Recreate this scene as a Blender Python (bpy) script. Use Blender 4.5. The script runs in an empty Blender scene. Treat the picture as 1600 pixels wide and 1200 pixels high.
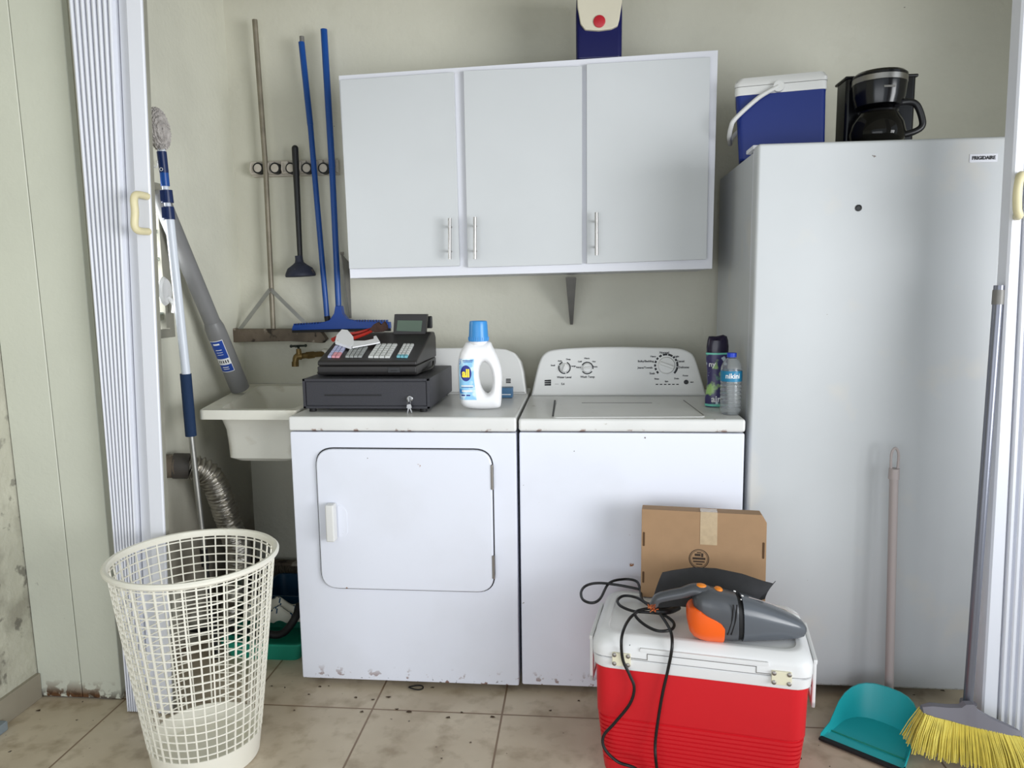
import bpy, bmesh, math, random
from mathutils import Vector, Matrix
random.seed(7)
sc = bpy.context.scene
COL = sc.collection
# ------------------------------------------------------------------ camera
CF = 1142.6
Cc = Vector((0.942008, -2.253184, 1.316784))
Rr = Vector((0.9955301, 0.09355285, -0.01294926))
Ru = Vector((0.0008547, 0.12817957, 0.99175061))
Rf = Vector((-0.09444093, 0.98732865, -0.12752666))
cd = bpy.data.cameras.new('camera'); cam = bpy.data.objects.new('camera', cd); COL.objects.link(cam)
cd.sensor_width = 36.0; cd.lens = CF / 1600 * 36.0; cd.clip_start = .05; cd.clip_end = 100
cam.matrix_world = Matrix(((Rr.x, Ru.x, -Rf.x, Cc.x), (Rr.y, Ru.y, -Rf.y, Cc.y), (Rr.z, Ru.z, -Rf.z, Cc.z), (0, 0, 0, 1)))
sc.camera = cam
sc.view_settings.view_transform = 'Standard'; sc.view_settings.look = 'None'
sc.view_settings.exposure = -0.21; sc.view_settings.gamma = 1
sc.view_settings.use_curve_mapping = False
sc.cycles.use_denoising = True
# ------------------------------------------------------------------ world and daylight
wd = bpy.data.worlds.new('sky'); sc.world = wd; wd.use_nodes = True
wd.node_tree.nodes['Background'].inputs[0].default_value = (.80, .90, 1.0, 1)
wd.node_tree.nodes['Background'].inputs[1].default_value = 1.0
def area(name, loc, target, sx, sy, power, col):
    l = bpy.data.lights.new(name, 'AREA'); l.shape = 'RECTANGLE'; l.size = sx; l.size_y = sy; l.energy = power; l.color = col
    o = bpy.data.objects.new(name, l); COL.objects.link(o); o.location = loc
    o.rotation_euler = (Vector(target) - Vector(loc)).to_track_quat('-Z', 'Y').to_euler(); return o
sky_gap = area('daylight_right', (3.7, -2.5, 1.25), (-.55, 0.5, 1.75), 2.2, 1.6, 33, (.97, .985, 1.0)); sky_gap.data.spread = math.radians(75)
area('daylight_front', (0.1, -4.2, 1.0), (0.7, 0.2, .9), 3.6, 1.5, 56, (.93, .955, 1.0))
area('daylight_window', (-.70, .06, 1.5), (.0, .45, 1.4), .24, .5, 9, (.96, .98, 1.0))

def at(u, v, **k):
    (ax, val), = k.items(); i = 'xyz'.index(ax)
    d = Rf + Rr * ((u - 800) / CF) + Ru * ((600 - v) / CF)
    return Cc + d * ((val - Cc[i]) / d[i])
def atp(u, v, P0, N):
    d = Rf + Rr * ((u - 800) / CF) + Ru * ((600 - v) / CF)
    return Cc + d * ((Vector(P0) - Cc).dot(N) / d.dot(N))
# ------------------------------------------------------------------ materials
def lin(c):
    return tuple(((x / 255) / 12.92 if x / 255 <= .04045 else ((x / 255 + .055) / 1.055) ** 2.4) for x in c)
def mat(name, rgb, rough=.5, metal=0, noise=0, nscale=6, bump=0, bscale=80, spots=(), trans=0, alpha=1, ior=1.45, spec=.5, coat=0, raw=False, tex='Object', emit=0):
    m = bpy.data.materials.new(name); m.use_nodes = True; nt = m.node_tree; N = nt.nodes; L = nt.links
    b = N['Principled BSDF']; c = tuple(lin(rgb)) + (1,)
    b.inputs['Base Color'].default_value = c; b.inputs['Roughness'].default_value = rough; b.inputs['Metallic'].default_value = metal
    b.inputs['IOR'].default_value = ior; b.inputs['Transmission Weight'].default_value = trans; b.inputs['Alpha'].default_value = alpha
    b.inputs['Specular IOR Level'].default_value = spec; b.inputs['Coat Weight'].default_value = coat
    tc = N.new('ShaderNodeTexCoord'); co = tc.outputs[tex]; cur = None
    def noisetex(scale, det=4, off=0):
        n = N.new('ShaderNodeTexNoise'); n.inputs['Scale'].default_value = scale; n.inputs['Detail'].default_value = det
        if off:
            mp = N.new('ShaderNodeMapping'); mp.inputs['Location'].default_value = (off, off * .7, off * 1.3); L.new(co, mp.inputs[0]); L.new(mp.outputs[0], n.inputs['Vector'])
        else: L.new(co, n.inputs['Vector'])
        return n.outputs['Fac']
    def mr(src, a, b_, c0=0, c1=1):
        r = N.new('ShaderNodeMapRange'); r.inputs[1].default_value = a; r.inputs[2].default_value = b_; r.inputs[3].default_value = c0; r.inputs[4].default_value = c1
        L.new(src, r.inputs[0]); return r.outputs[0]
    def mix(fac, a, bcol):
        x = N.new('ShaderNodeMix'); x.data_type = 'RGBA'; L.new(fac, x.inputs[0])
        if a is None: x.inputs[6].default_value = c
        else: L.new(a, x.inputs[6])
        x.inputs[7].default_value = bcol; return x.outputs[2]
    if noise:
        cur = mix(mr(noisetex(nscale), .35, .7), cur, tuple(v * (1 - noise) for v in c[:3]) + (1,))
    # spots: (rgb, scale, threshold, softness, axis or None, lo, hi, amount)  -> mask is full at axis value lo, gone at hi
    for i, s in enumerate(spots):
        rgb2, scl, thr, soft = s[:4]
        f = mr(noisetex(scl, 5, 3.1 * (i + 1)), thr, thr + soft)
        if len(s) > 4 and s[4] is not None:
            sp = N.new('ShaderNodeSeparateXYZ'); L.new(co, sp.inputs[0])
            g = mr(sp.outputs['XYZ'.index(s[4])], s[5], s[6], 1, 0)
            mm = N.new('ShaderNodeMath'); mm.operation = 'MULTIPLY'; L.new(f, mm.inputs[0]); L.new(g, mm.inputs[1]); f = mm.outputs[0]
        if len(s) > 7:
            mm = N.new('ShaderNodeMath'); mm.operation = 'MULTIPLY'; L.new(f, mm.inputs[0]); mm.inputs[1].default_value = s[7]; f = mm.outputs[0]
        cur = mix(f, cur, tuple(lin(rgb2)) + (1,))
    if cur is not None: L.new(cur, b.inputs['Base Color'])
    if bump:
        bp = N.new('ShaderNodeBump'); bp.inputs['Strength'].default_value = min(1, bump); bp.inputs['Distance'].default_value = .004 * max(1, bump)
        L.new(noisetex(bscale, 5), bp.inputs['Height']); L.new(bp.outputs[0], b.inputs['Normal'])
    if emit:
        b.inputs['Emission Color'].default_value = c; b.inputs['Emission Strength'].default_value = emit
    return m
RUST = (112, 62, 28)
M = {}
M['enamel'] = mat('white_enamel', (226, 229, 240), .28, spots=[((205, 206, 210), 3, .5, .3, None, 0, 0, .4), (RUST, 34, .60, .04, 'Z', .02, .075), ((40, 26, 18), 60, .62, .03, 'Z', .02, .05), ((150, 100, 60), 22, .74, .02, None), ((110, 105, 105), 45, .765, .01)])
M['enamel_top'] = mat('white_enamel_top', (222, 222, 220), .3, noise=.08, nscale=5, spots=[((150, 140, 125), 26, .68, .06, None, 0, 0, .7), (RUST, 30, .60, .04, 'Z', .875, .885)])
M['console'] = mat('white_console_plastic', (222, 222, 220), .38, noise=.04)
M['frz'] = mat('freezer_enamel', (194, 197, 199), .34, noise=.07, nscale=2.2, spots=[((205, 200, 190), 5, .58, .1, None, 0, 0, .4), ((60, 40, 28), 70, .56, .04, 'Z', .025, .05), ((120, 110, 105), 30, .755, .01)])
M['cab'] = mat('white_laminate', (198, 201, 203), .42, noise=.02)
M['lam_edge'] = mat('white_laminate_frame', (218, 219, 226), .42)
M['wall'] = mat('painted_plaster', (212, 210, 195), .75, noise=.07, nscale=2.5, bump=.5, bscale=45, spots=[((170, 166, 150), 7, .60, .25, None, 0, 0, .2), ((60, 55, 45), 40, .775, .01)])
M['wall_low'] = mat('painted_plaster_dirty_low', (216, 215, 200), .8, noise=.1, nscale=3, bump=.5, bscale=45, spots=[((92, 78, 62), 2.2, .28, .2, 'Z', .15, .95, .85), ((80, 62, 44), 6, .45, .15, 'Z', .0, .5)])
M['ceil'] = mat('painted_ceiling', (170, 166, 146), .8)
M['concrete'] = mat('rough_painted_concrete', (196, 194, 178), .9, noise=.12, nscale=7, bump=1.6, bscale=30, spots=[((150, 146, 132), 6, .52, .12, 'Z', .6, 1.2, .8), ((96, 92, 84), 18, .60, .06, 'Z', .6, 1.3, .7)])
M['board'] = mat('painted_wood_board', (206, 208, 194), .55, noise=.05, nscale=4, bump=.25, bscale=60, spots=[((98, 66, 40), 16, .50, .03, 'Z', .015, .065), ((60, 40, 26), 40, .50, .03, 'Z', .0, .04), ((130, 128, 118), 24, .70, .02, 'Z', 0, .7, .9)])
M['board_rot'] = mat('rotting_board_edge', (188, 184, 164), .7, noise=.1, spots=[((92, 56, 32), 15, .38, .1, 'Z', .05, .4)])
M['base'] = mat('grey_beige_baseboard_tile', (158, 150, 134), .6, noise=.1)
M['pvc'] = mat('white_pvc_slat', (222, 224, 232), .35)
M['cream'] = mat('aged_cream_plastic', (222, 212, 172), .4, noise=.1, nscale=20)
M['basket'] = mat('ivory_plastic', (236, 233, 220), .4)
M['steel'] = mat('brushed_steel', (170, 168, 165), .32, 1, noise=.1, nscale=50)
M['chrome'] = mat('polished_metal', (150, 150, 150), .3, 1)
M['alum'] = mat('dull_aluminium', (176, 176, 172), .4, .9, noise=.15, nscale=20)
M['galv'] = mat('grey_painted_steel', (128, 126, 122), .5, .3, noise=.15, nscale=20)
M['hinge'] = mat('dull_hinge_metal', (150, 145, 140), .4, .8)
M['oldalum'] = mat('oxidised_aluminium_tube', (150, 142, 126), .5, .5, noise=.35, nscale=14)
M['oldwood'] = mat('weathered_grey_wood', (112, 100, 86), .85, noise=.4, nscale=12, bump=.8, bscale=50, spots=[((170, 160, 145), 16, .58, .06), ((52, 45, 38), 22, .58, .05)])
M['blue'] = mat('blue_painted_metal', (20, 74, 150), .3, noise=.12, nscale=10)
M['navy'] = mat('navy_blue_metal', (12, 36, 84), .35, noise=.1)
M['blueplast'] = mat('blue_plastic', (18, 66, 150), .4)
M['blackp'] = mat('black_plastic', (26, 26, 28), .38)
M['regblack'] = mat('charcoal_plastic', (44, 42, 42), .42, bump=.1, bscale=300)
M['drawerblack'] = mat('black_powder_coat', (50, 50, 56), .5, bump=.2, bscale=400)
M['rubber'] = mat('black_rubber', (18, 18, 20), .6)
M['plungerblue'] = mat('dusty_dark_blue_rubber', (42, 46, 64), .6, noise=.3, nscale=30, spots=[((120, 105, 85), 30, .66, .05)])
M['cordblack'] = mat('black_cable', (14, 14, 15), .45)
M['foam'] = mat('navy_foam_grip', (20, 46, 80), .8, bump=.3, bscale=300)
M['whitepole'] = mat('white_painted_pole', (214, 220, 230), .3)
M['fluff'] = mat('grey_microfibre', (188, 182, 178), .95, noise=.35, nscale=60, bump=1.5, bscale=120)
M['greypvc'] = mat('grey_pvc_pipe', (122, 122, 122), .4, noise=.12, nscale=8)
M['labelblue'] = mat('blue_sticker', (30, 66, 150), .4)
M['paper'] = mat('white_print', (232, 232, 232), .5)
M['sink'] = mat('off_white_sink_plastic', (228, 226, 214), .4, noise=.06, nscale=5, spots=[((176, 164, 140), 8, .58, .12, None, 0, 0, .5)])
M['rack'] = mat('grubby_beige_plastic', (196, 188, 176), .5, noise=.15, nscale=40)
M['brass'] = mat('old_brass', (130, 108, 66), .45, .7, noise=.3, nscale=30)
M['iron'] = mat('dark_green_iron', (38, 46, 38), .5, .3)
M['foil'] = mat('crinkled_foil', (176, 172, 164), .28, .95, noise=.25, nscale=30, bump=.9, bscale=70)
M['darkgrey'] = mat('dark_grey_plastic', (70, 66, 62), .55, noise=.2)
M['teal'] = mat('teal_plastic', (36, 172, 178), .35)
M['tubgreen'] = mat('sea_green_plastic', (28, 142, 118), .4)
M['tubblue'] = mat('deep_blue_plastic', (18, 62, 92), .45)
M['cloth'] = mat('cream_cloth_with_blue_grid', (206, 204, 190), .95)
M['brushhair'] = mat('grey_bristle', (118, 108, 92), .9, noise=.4, nscale=60)
M['broomgrey'] = mat('grey_broom_plastic', (118, 116, 124), .45)
M['bristle'] = mat('yellow_bristle', (232, 214, 96), .6, noise=.2, nscale=40)
M['panpole'] = mat('taupe_plastic_tube', (164, 154, 152), .45)
M['broompole'] = mat('grey_metal_tube', (120, 122, 132), .3, .6)
M['red'] = mat('red_plastic', (205, 22, 34), .42, noise=.06, nscale=5)
M['coolwhite'] = mat('white_cooler_plastic', (226, 226, 226), .4, noise=.03, spots=[((60, 60, 60), 40, .76, .02)])
M['latch'] = mat('cream_latch_plastic', (224, 218, 192), .45)
M['card'] = mat('brown_cardboard', (160, 128, 96), .8, noise=.06, nscale=30)
M['carddark'] = mat('cardboard_cut_edge', (84, 60, 38), .9)
M['cardprint'] = mat('dark_print_on_cardboard', (58, 44, 34), .8)
M['tape'] = mat('glossy_beige_tape', (186, 164, 132), .2, noise=.12, nscale=60)
M['vac'] = mat('dark_slate_plastic', (74, 76, 80), .3)
M['vaclight'] = mat('slate_translucent_plastic', (88, 92, 98), .2)
M['orange'] = mat('orange_plastic', (240, 98, 28), .32)
M['amber'] = mat('amber_orange_button', (222, 128, 34), .35)
M['copper'] = mat('bare_copper', (222, 130, 84), .3, .9)
M['darkcloth'] = mat('black_nonwoven_fabric', (46, 46, 48), .85, noise=.15, nscale=40)
M['jug'] = mat('white_hdpe', (236, 236, 238), .32)
M['capblue'] = mat('sky_blue_cap', (62, 142, 208), .3)
M['lblblue'] = mat('pale_blue_label', (142, 200, 236), .4, spots=[((214, 238, 250), 28, .5, .12), ((60, 140, 214), 18, .58, .06)])
M['lbldeep'] = mat('royal_blue_label_ink', (22, 34, 130), .4)
M['yellow'] = mat('yellow_ink', (250, 226, 60), .4)
M['purpcap'] = mat('dark_purple_cap', (28, 20, 46), .25)
M['purplab'] = mat('purple_green_label', (52, 46, 92), .3, spots=[((150, 186, 110), 14, .56, .05), ((84, 130, 110), 20, .58, .05), ((190, 205, 215), 24, .64, .04)])
M['tealrim'] = mat('mint_print', (110, 196, 176), .4)
M['pet'] = mat('clear_pet_plastic', (250, 253, 255), .10, trans=.93, ior=1.3)
M['water'] = mat('bottle_water', (235, 245, 250), .0, trans=1, ior=1.33)
M['botlabel'] = mat('teal_blue_label', (22, 118, 158), .4)
M['botcap'] = mat('blue_bottle_cap', (22, 62, 190), .4)
M['coolblue'] = mat('royal_blue_cooler', (6, 38, 118), .45)
M['jugblue'] = mat('navy_cooler_blue', (10, 14, 74), .3)
M['lidcream'] = mat('dusty_off_white_lid', (206, 200, 180), .5, noise=.08)
M['redbtn'] = mat('red_button', (178, 36, 48), .4)
M['coffeeblack'] = mat('gloss_black_plastic', (16, 16, 19), .18)
M['smoked'] = mat('smoked_glass', (52, 50, 46), .04, trans=.75, ior=1.3)
M['lcd'] = mat('grey_green_lcd', (84, 100, 86), .25)
M['keywhite'] = mat('white_key', (206, 208, 206), .45)
M['keygrey'] = mat('grey_key', (150, 153, 152), .45)
M['keylilac'] = mat('lilac_key', (176, 178, 208), .45)
M['keypink'] = mat('pink_key', (214, 150, 160), .45)
M['keyteal'] = mat('teal_key', (120, 184, 196), .45)
M['pliersred'] = mat('red_grip', (164, 40, 30), .4)
M['rusty'] = mat('rusty_steel', (66, 42, 34), .8, noise=.4, nscale=60)
M['black'] = mat('black_ink', (18, 18, 20), .5)
M['ink'] = mat('dark_print', (28, 28, 32), .5)
M['glasspane'] = mat('frosted_louvre_glass', (150, 158, 150), .3, trans=.5)
M['winframe'] = mat('grey_aluminium_window', (146, 144, 132), .6, noise=.15, nscale=12)
M['smallblue'] = mat('steel_blue_pack', (72, 112, 148), .45)
M['litter'] = mat('dry_leaf', (70, 52, 36), .9)
M['greyblock'] = mat('bluish_grey_block', (132, 142, 148), .6)

def floor_mat():
    m = bpy.data.materials.new('beige_floor_tiles'); m.use_nodes = True; nt = m.node_tree; N = nt.nodes; L = nt.links
    b = N['Principled BSDF']; b.inputs['Roughness'].default_value = .42
    g = N.new('ShaderNodeNewGeometry'); sp = N.new('ShaderNodeSeparateXYZ'); L.new(g.outputs['Position'], sp.inputs[0])
    def math_(op, a, b_=None, c_=None):
        n = N.new('ShaderNodeMath'); n.operation = op
        for i, x in enumerate((a, b_, c_)):
            if x is None: continue
            if isinstance(x, (int, float)): n.inputs[i].default_value = x
            else: L.new(x, n.inputs[i])
        return n.outputs[0]
    def dist(src, off):
        t = math_('ADD', src, -off); t = math_('DIVIDE', t, .4145); t = math_('ADD', t, 40.5); t = math_('FRACT', t); t = math_('SUBTRACT', t, .5); return math_('ABSOLUTE', t)
    d = math_('MINIMUM', dist(sp.outputs[0], .2795), dist(sp.outputs[1], -.130))
    gr = N.new('ShaderNodeMapRange'); gr.inputs[1].default_value = .0055; gr.inputs[2].default_value = .009; gr.inputs[3].default_value = 1; gr.inputs[4].default_value = 0; L.new(d, gr.inputs[0])
    def noise(s, dt=5, o=0):
        n = N.new('ShaderNodeTexNoise'); n.inputs['Scale'].default_value = s; n.inputs['Detail'].default_value = dt
        mp = N.new('ShaderNodeMapping'); mp.inputs['Location'].default_value = (o, o, o); L.new(g.outputs['Position'], mp.inputs[0]); L.new(mp.outputs[0], n.inputs['Vector']); return n.outputs['Fac']
    def ramp(src, a, c):
        r = N.new('ShaderNodeMapRange'); r.inputs[1].default_value = a; r.inputs[2].default_value = c; L.new(src, r.inputs[0]); return r.outputs[0]
    def mix(f, a, c):
        x = N.new('ShaderNodeMix'); x.data_type = 'RGBA'; L.new(f, x.inputs[0])
        for i, v in ((6, a), (7, c)):
            if isinstance(v, tuple): x.inputs[i].default_value = tuple(lin(v)) + (1,)
            else: L.new(v, x.inputs[i])
        return x.outputs[2]
    c = mix(ramp(noise(3.2), .35, .68), (205, 192, 170), (180, 165, 142))
    c = mix(ramp(noise(14, 6, 4), .5, .72), c, (160, 144, 120))
    c = mix(gr.outputs[0], c, (130, 108, 86))
    c = mix(ramp(noise(30, 4, 9), .71, .725), c, (60, 46, 34))
    L.new(c, b.inputs['Base Color'])
    bp = N.new('ShaderNodeBump'); bp.inputs['Strength'].default_value = .25; bp.inputs['Distance'].default_value = .003; bp.invert = True
    L.new(gr.outputs[0], bp.inputs['Height']); L.new(bp.outputs[0], b.inputs['Normal'])
    return m
M['floor'] = floor_mat()

# ------------------------------------------------------------------ mesh helpers
def cr(pts, n=6, closed=False):
    P = [Vector(p) for p in pts]; out = []; m = len(P)
    if m < 3: return P
    rng = range(m if closed else m - 1)
    for i in rng:
        if closed: a, b, c, d = P[i - 1], P[i], P[(i + 1) % m], P[(i + 2) % m]
        else: a, b, c, d = P[max(i - 1, 0)], P[i], P[i + 1], P[min(i + 2, m - 1)]
        for k in range(n):
            t = k / n
            out.append(.5 * ((2 * b) + (c - a) * t + (2 * a - 5 * b + 4 * c - d) * t * t + (3 * b - a - 3 * c + d) * t ** 3))
    if not closed: out.append(P[-1])
    return out
def rpoly(pts, r, n=5):
    """round the corners of a 2D polygon; r number or list"""
    out = []; m = len(pts)
    for i in range(m):
        p = Vector(pts[i][:2]); a = Vector(pts[i - 1][:2]); b = Vector(pts[(i + 1) % m][:2])
        rr = r[i] if isinstance(r, (list, tuple)) else r
        da = (a - p); db = (b - p); k = min(rr, da.length * .49, db.length * .49)
        if k <= 1e-6: out.append(tuple(p)); continue
        A = p + da.normalized() * k; B = p + db.normalized() * k
        for j in range(n + 1):
            t = j / n; q = A * (1 - t) ** 2 + p * 2 * t * (1 - t) + B * t * t
            out.append((q.x, q.y))
    return out
def rrect(x0, x1, z0, z1, r, n=5): return rpoly([(x0, z0), (x1, z0), (x1, z1), (x0, z1)], r, n)
class MB:
    def __init__(s): s.bm = bmesh.new()
    def merge(s, t, mi=0, X=None):
        if X is not None: bmesh.ops.transform(t, matrix=X, verts=t.verts)
        vm = {}
        for v in t.verts: vm[v] = s.bm.verts.new(v.co)
        for f in t.faces:
            try:
                nf = s.bm.faces.new([vm[v] for v in f.verts]); nf.material_index = mi; nf.smooth = True
            except ValueError: pass
        t.free(); return s
    def box(s, x0, x1, y0, y1, z0, z1, bev=0, seg=2, mi=0, X=None):
        t = bmesh.new(); r = bmesh.ops.create_cube(t, size=1)
        for v in t.verts: v.co = Vector(((x0 + x1) / 2 + v.co.x * (x1 - x0), (y0 + y1) / 2 + v.co.y * (y1 - y0), (z0 + z1) / 2 + v.co.z * (z1 - z0)))
        if bev: bmesh.ops.bevel(t, geom=list(t.edges), offset=bev, segments=seg, affect='EDGES', profile=.5)
        return s.merge(t, mi, X)
    def hexa(s, c8, bev=0, seg=2, mi=0):
        """c8: bottom 4 then top 4 corners, same winding"""
        t = bmesh.new(); v = [t.verts.new(p) for p in c8]
        for f in ((3, 2, 1, 0), (4, 5, 6, 7), (0, 1, 5, 4), (1, 2, 6, 5), (2, 3, 7, 6), (3, 0, 4, 7)): t.faces.new([v[i] for i in f])
        bmesh.ops.recalc_face_normals(t, faces=t.faces)
        if bev: bmesh.ops.bevel(t, geom=list(t.edges), offset=bev, segments=seg, affect='EDGES', profile=.5)
        return s.merge(t, mi)
    def loft(s, rings, mi=0, cap=True, closed=False, ringclosed=True):
        t = bmesh.new(); R = [[t.verts.new(p) for p in r] for r in rings]; n = len(R[0]); m = len(R)
        for i in range(m if closed else m - 1):
            A, B = R[i], R[(i + 1) % m]
            for j in range(n if ringclosed else n - 1):
                try: t.faces.new((A[j], A[(j + 1) % n], B[(j + 1) % n], B[j]))
                except ValueError: pass
        if cap and not closed and ringclosed: t.faces.new(R[0][::-1]); t.faces.new(R[-1])
        if not closed and ringclosed or closed: bmesh.ops.recalc_face_normals(t, faces=t.faces)
        return s.merge(t, mi)
    def tube(s, pts, r, n=8, mi=0, sm=5, closed=False, cap=True, flat=1):
        P = cr(pts, sm, closed) if sm and len(pts) > 2 else [Vector(p) for p in pts]
        if closed and not sm: P = [Vector(p) for p in pts]
        m = len(P); rings = []; up = None
        for i in range(m):
            if closed: T = (P[(i + 1) % m] - P[i - 1]).normalized()
            else: T = (P[min(i + 1, m - 1)] - P[max(i - 1, 0)]).normalized()
            if up is None: up = Vector((0, 0, 1)) if abs(T.z) < .9 else Vector((0, 1, 0))
            A = T.cross(up).normalized(); up = A.cross(T).normalized()
            rr = r if isinstance(r, (int, float)) else r[0] + (r[1] - r[0]) * i / max(1, m - 1) if len(r) == 2 else r[min(len(r) - 1, int(i * len(r) / m))]
            rings.append([P[i] + (A * math.cos(2 * math.pi * j / n) + up * flat * math.sin(2 * math.pi * j / n)) * rr for j in range(n)])
        return s.loft(rings, mi, cap, closed)
    def cyl(s, p0, p1, r0, r1=None, n=20, mi=0, cap=True):
        return s.tube([p0, p1], (r0, r0 if r1 is None else r1), n, mi, 0, cap=cap)
    def lathe(s, prof, c, n=32, mi=0, X=None, sx=1, sy=1, cap=True):
        c = Vector(c); rings = []
        for r, z in prof:
            rings.append([(Vector((r * sx * math.cos(2 * math.pi * j / n), r * sy * math.sin(2 * math.pi * j / n), z)) if X is None else X @ Vector((r * sx * math.cos(2 * math.pi * j / n), r * sy * math.sin(2 * math.pi * j / n), z))) + c for j in range(n)])
        return s.loft(rings, mi, cap)
    def prism(s, poly, y0, y1, bev=0, mi=0, seg=2, X=None):
        """poly in x,z extruded along y (y0 is the face towards the camera)"""
        t = bmesh.new(); A = [t.verts.new((p[0], y0, p[1])) for p in poly]; B = [t.verts.new((p[0], y1, p[1])) for p in poly]; n = len(poly)
        fa = t.faces.new(A); t.faces.new(B[::-1])
        for j in range(n): t.faces.new((A[(j + 1) % n], A[j], B[j], B[(j + 1) % n]))
        bmesh.ops.recalc_face_normals(t, faces=t.faces)
        if bev: bmesh.ops.bevel(t, geom=list(fa.edges), offset=bev, segments=seg, affect='EDGES', profile=.5)
        return s.merge(t, mi, X)
    def ring(s, o, i, y0, y1, mi=0, X=None):
        """frame between outline o and inner outline i (same count)"""
        n = len(o)
        rings = [[Vector((p[0], y0, p[1])) for p in o], [Vector((p[0], y0, p[1])) for p in i], [Vector((p[0], y1, p[1])) for p in i], [Vector((p[0], y1, p[1])) for p in o]]
        if X is not None: rings = [[X @ p for p in r] for r in rings]
        return s.loft(rings, mi, closed=True)
    def quad(s, pts, mi=0):
        t = bmesh.new(); t.faces.new([t.verts.new(p) for p in pts]); return s.merge(t, mi)
    def plate(s, pts, th, mi=0):
        """3D planar polygon given a thickness th along its normal (both ways)"""
        P = [Vector(p) for p in pts]; nrm = (P[1] - P[0]).cross(P[2] - P[1]).normalized() * th / 2
        return s.loft([[p - nrm for p in P], [p + nrm for p in P]], mi)
    def ball(s, c, r, mi=0, seg=16, rings=10, X=None):
        t = bmesh.new(); bmesh.ops.create_uvsphere(t, u_segments=seg, v_segments=rings, radius=1)
        r = (r, r, r) if isinstance(r, (int, float)) else r
        bmesh.ops.scale(t, vec=r, verts=t.verts)
        if X is not None: bmesh.ops.transform(t, matrix=X, verts=t.verts)
        bmesh.ops.translate(t, vec=Vector(c), verts=t.verts); return s.merge(t, mi)
    def text(s, body, size, X, mi=0, bold=0, ext=.0004, align='CENTER', sx=1):
        c = bpy.data.curves.new('t', 'FONT'); c.body = body; c.size = size; c.offset = bold; c.extrude = ext; c.align_x = align; c.align_y = 'CENTER'; c.resolution_u = 3
        o = bpy.data.objects.new('t', c); me = bpy.data.meshes.new_from_object(o)
        t = bmesh.new(); t.from_mesh(me); bmesh.ops.transform(t, matrix=X @ Matrix.Diagonal((sx, 1, 1, 1)), verts=t.verts)
        bpy.data.objects.remove(o); bpy.data.curves.remove(c); bpy.data.meshes.remove(me); return s.merge(t, mi)
    def build(s, name, mats, parent=None, ang=38, label=None):
        bm = s.bm; me = bpy.data.meshes.new(name); o = bpy.data.objects.new(name, me)
        if parent is not None:
            inv = mw(parent).inverted(); bmesh.ops.transform(bm, matrix=inv, verts=bm.verts); o.parent = parent
        bm.to_mesh(me); bm.free()
        for k in (mats if isinstance(mats, (list, tuple)) else [mats]): me.materials.append(M[k])
        me.set_sharp_from_angle(angle=math.radians(ang))
        COL.objects.link(o)
        if label: o['label'] = label
        if len(me.polygons) < 3000:
            wn = o.modifiers.new('weighted_normals', 'WEIGHTED_NORMAL'); wn.keep_sharp = True
        return o
def mw(o):
    m = o.matrix_basis.copy()
    return m if o.parent is None else mw(o.parent) @ m
def recentre(o):
    """move a top-level mesh's origin to its base"""
    vs = [v.co for v in o.data.vertices]
    c = Vector(((min(v.x for v in vs) + max(v.x for v in vs)) / 2, (min(v.y for v in vs) + max(v.y for v in vs)) / 2, min(v.z for v in vs)))
    o.data.transform(Matrix.Translation(-c)); o.location = c; return o
def tag(o, label, cat, group=None):
    o['label'] = label; o['category'] = cat
    if group: o['group'] = group
    return o
def thing(name, label, cat, loc, rotz=0, group=None):
    o = bpy.data.objects.new(name, None); o.empty_display_size = .05; COL.objects.link(o); o.location = loc; o.rotation_euler = (0, 0, rotz)
    return tag(o, label, cat, group)
def solo(mb, name, mats, label, cat, group=None, ang=38):
    return tag(recentre(mb.build(name, mats, ang=ang)), label, cat, group)
def struct(mb, name, mats, parent=None, ang=38):
    o = mb.build(name, mats, parent, ang)
    if parent is None: o['kind'] = 'structure'
    return o
FX = Matrix.Rotation(math.radians(90), 4, 'X')     # text in x,y -> facing the camera (x, z)
def TX(p, tilt=0, roll=0): return Matrix.Translation(p) @ Matrix.Rotation(math.radians(roll), 4, 'Y') @ Matrix.Rotation(math.radians(90 + tilt), 4, 'X')

# ================================================================== THE ROOM
YB = .80; XL = -.52; XR = 2.85; YF = -.14; H = 2.62
def wallbox(x0, x1, y0, y1, z0, z1): return MB().box(x0, x1, y0, y1, z0, z1)
struct(wallbox(-.95, 3.4, -4.4, .95, -.08, 0), 'floor', 'floor')
struct(wallbox(XL - .1, XR + .1, YB, YB + .1, 0, H), 'wall_back', 'wall')
# closet side wall with the small window hole in it
WY0, WY1, WZ0, WZ1 = -.02, .262, 1.165, 1.70
b = MB(); b.box(XL - .1, XL, YF + .03, YB, 0, WZ0); b.box(XL - .1, XL, YF + .03, YB, WZ1, H); b.box(XL - .1, XL, YF + .03, WY0, WZ0, WZ1); b.box(XL - .1, XL, WY1, YB, WZ0, WZ1)
struct(b, 'wall_left', 'wall_low')
struct(wallbox(XR, XR + .1, YF + .03, YB, 0, H), 'wall_right', 'wall')
struct(wallbox(-.95, 3.4, -2.6, .95, H, H + .1), 'ceiling', 'ceil')
struct(wallbox(-.66, XR + .1, YF - .01, YF + .03, 2.36, H), 'trim_1', 'board')                  # header over the closet opening
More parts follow.
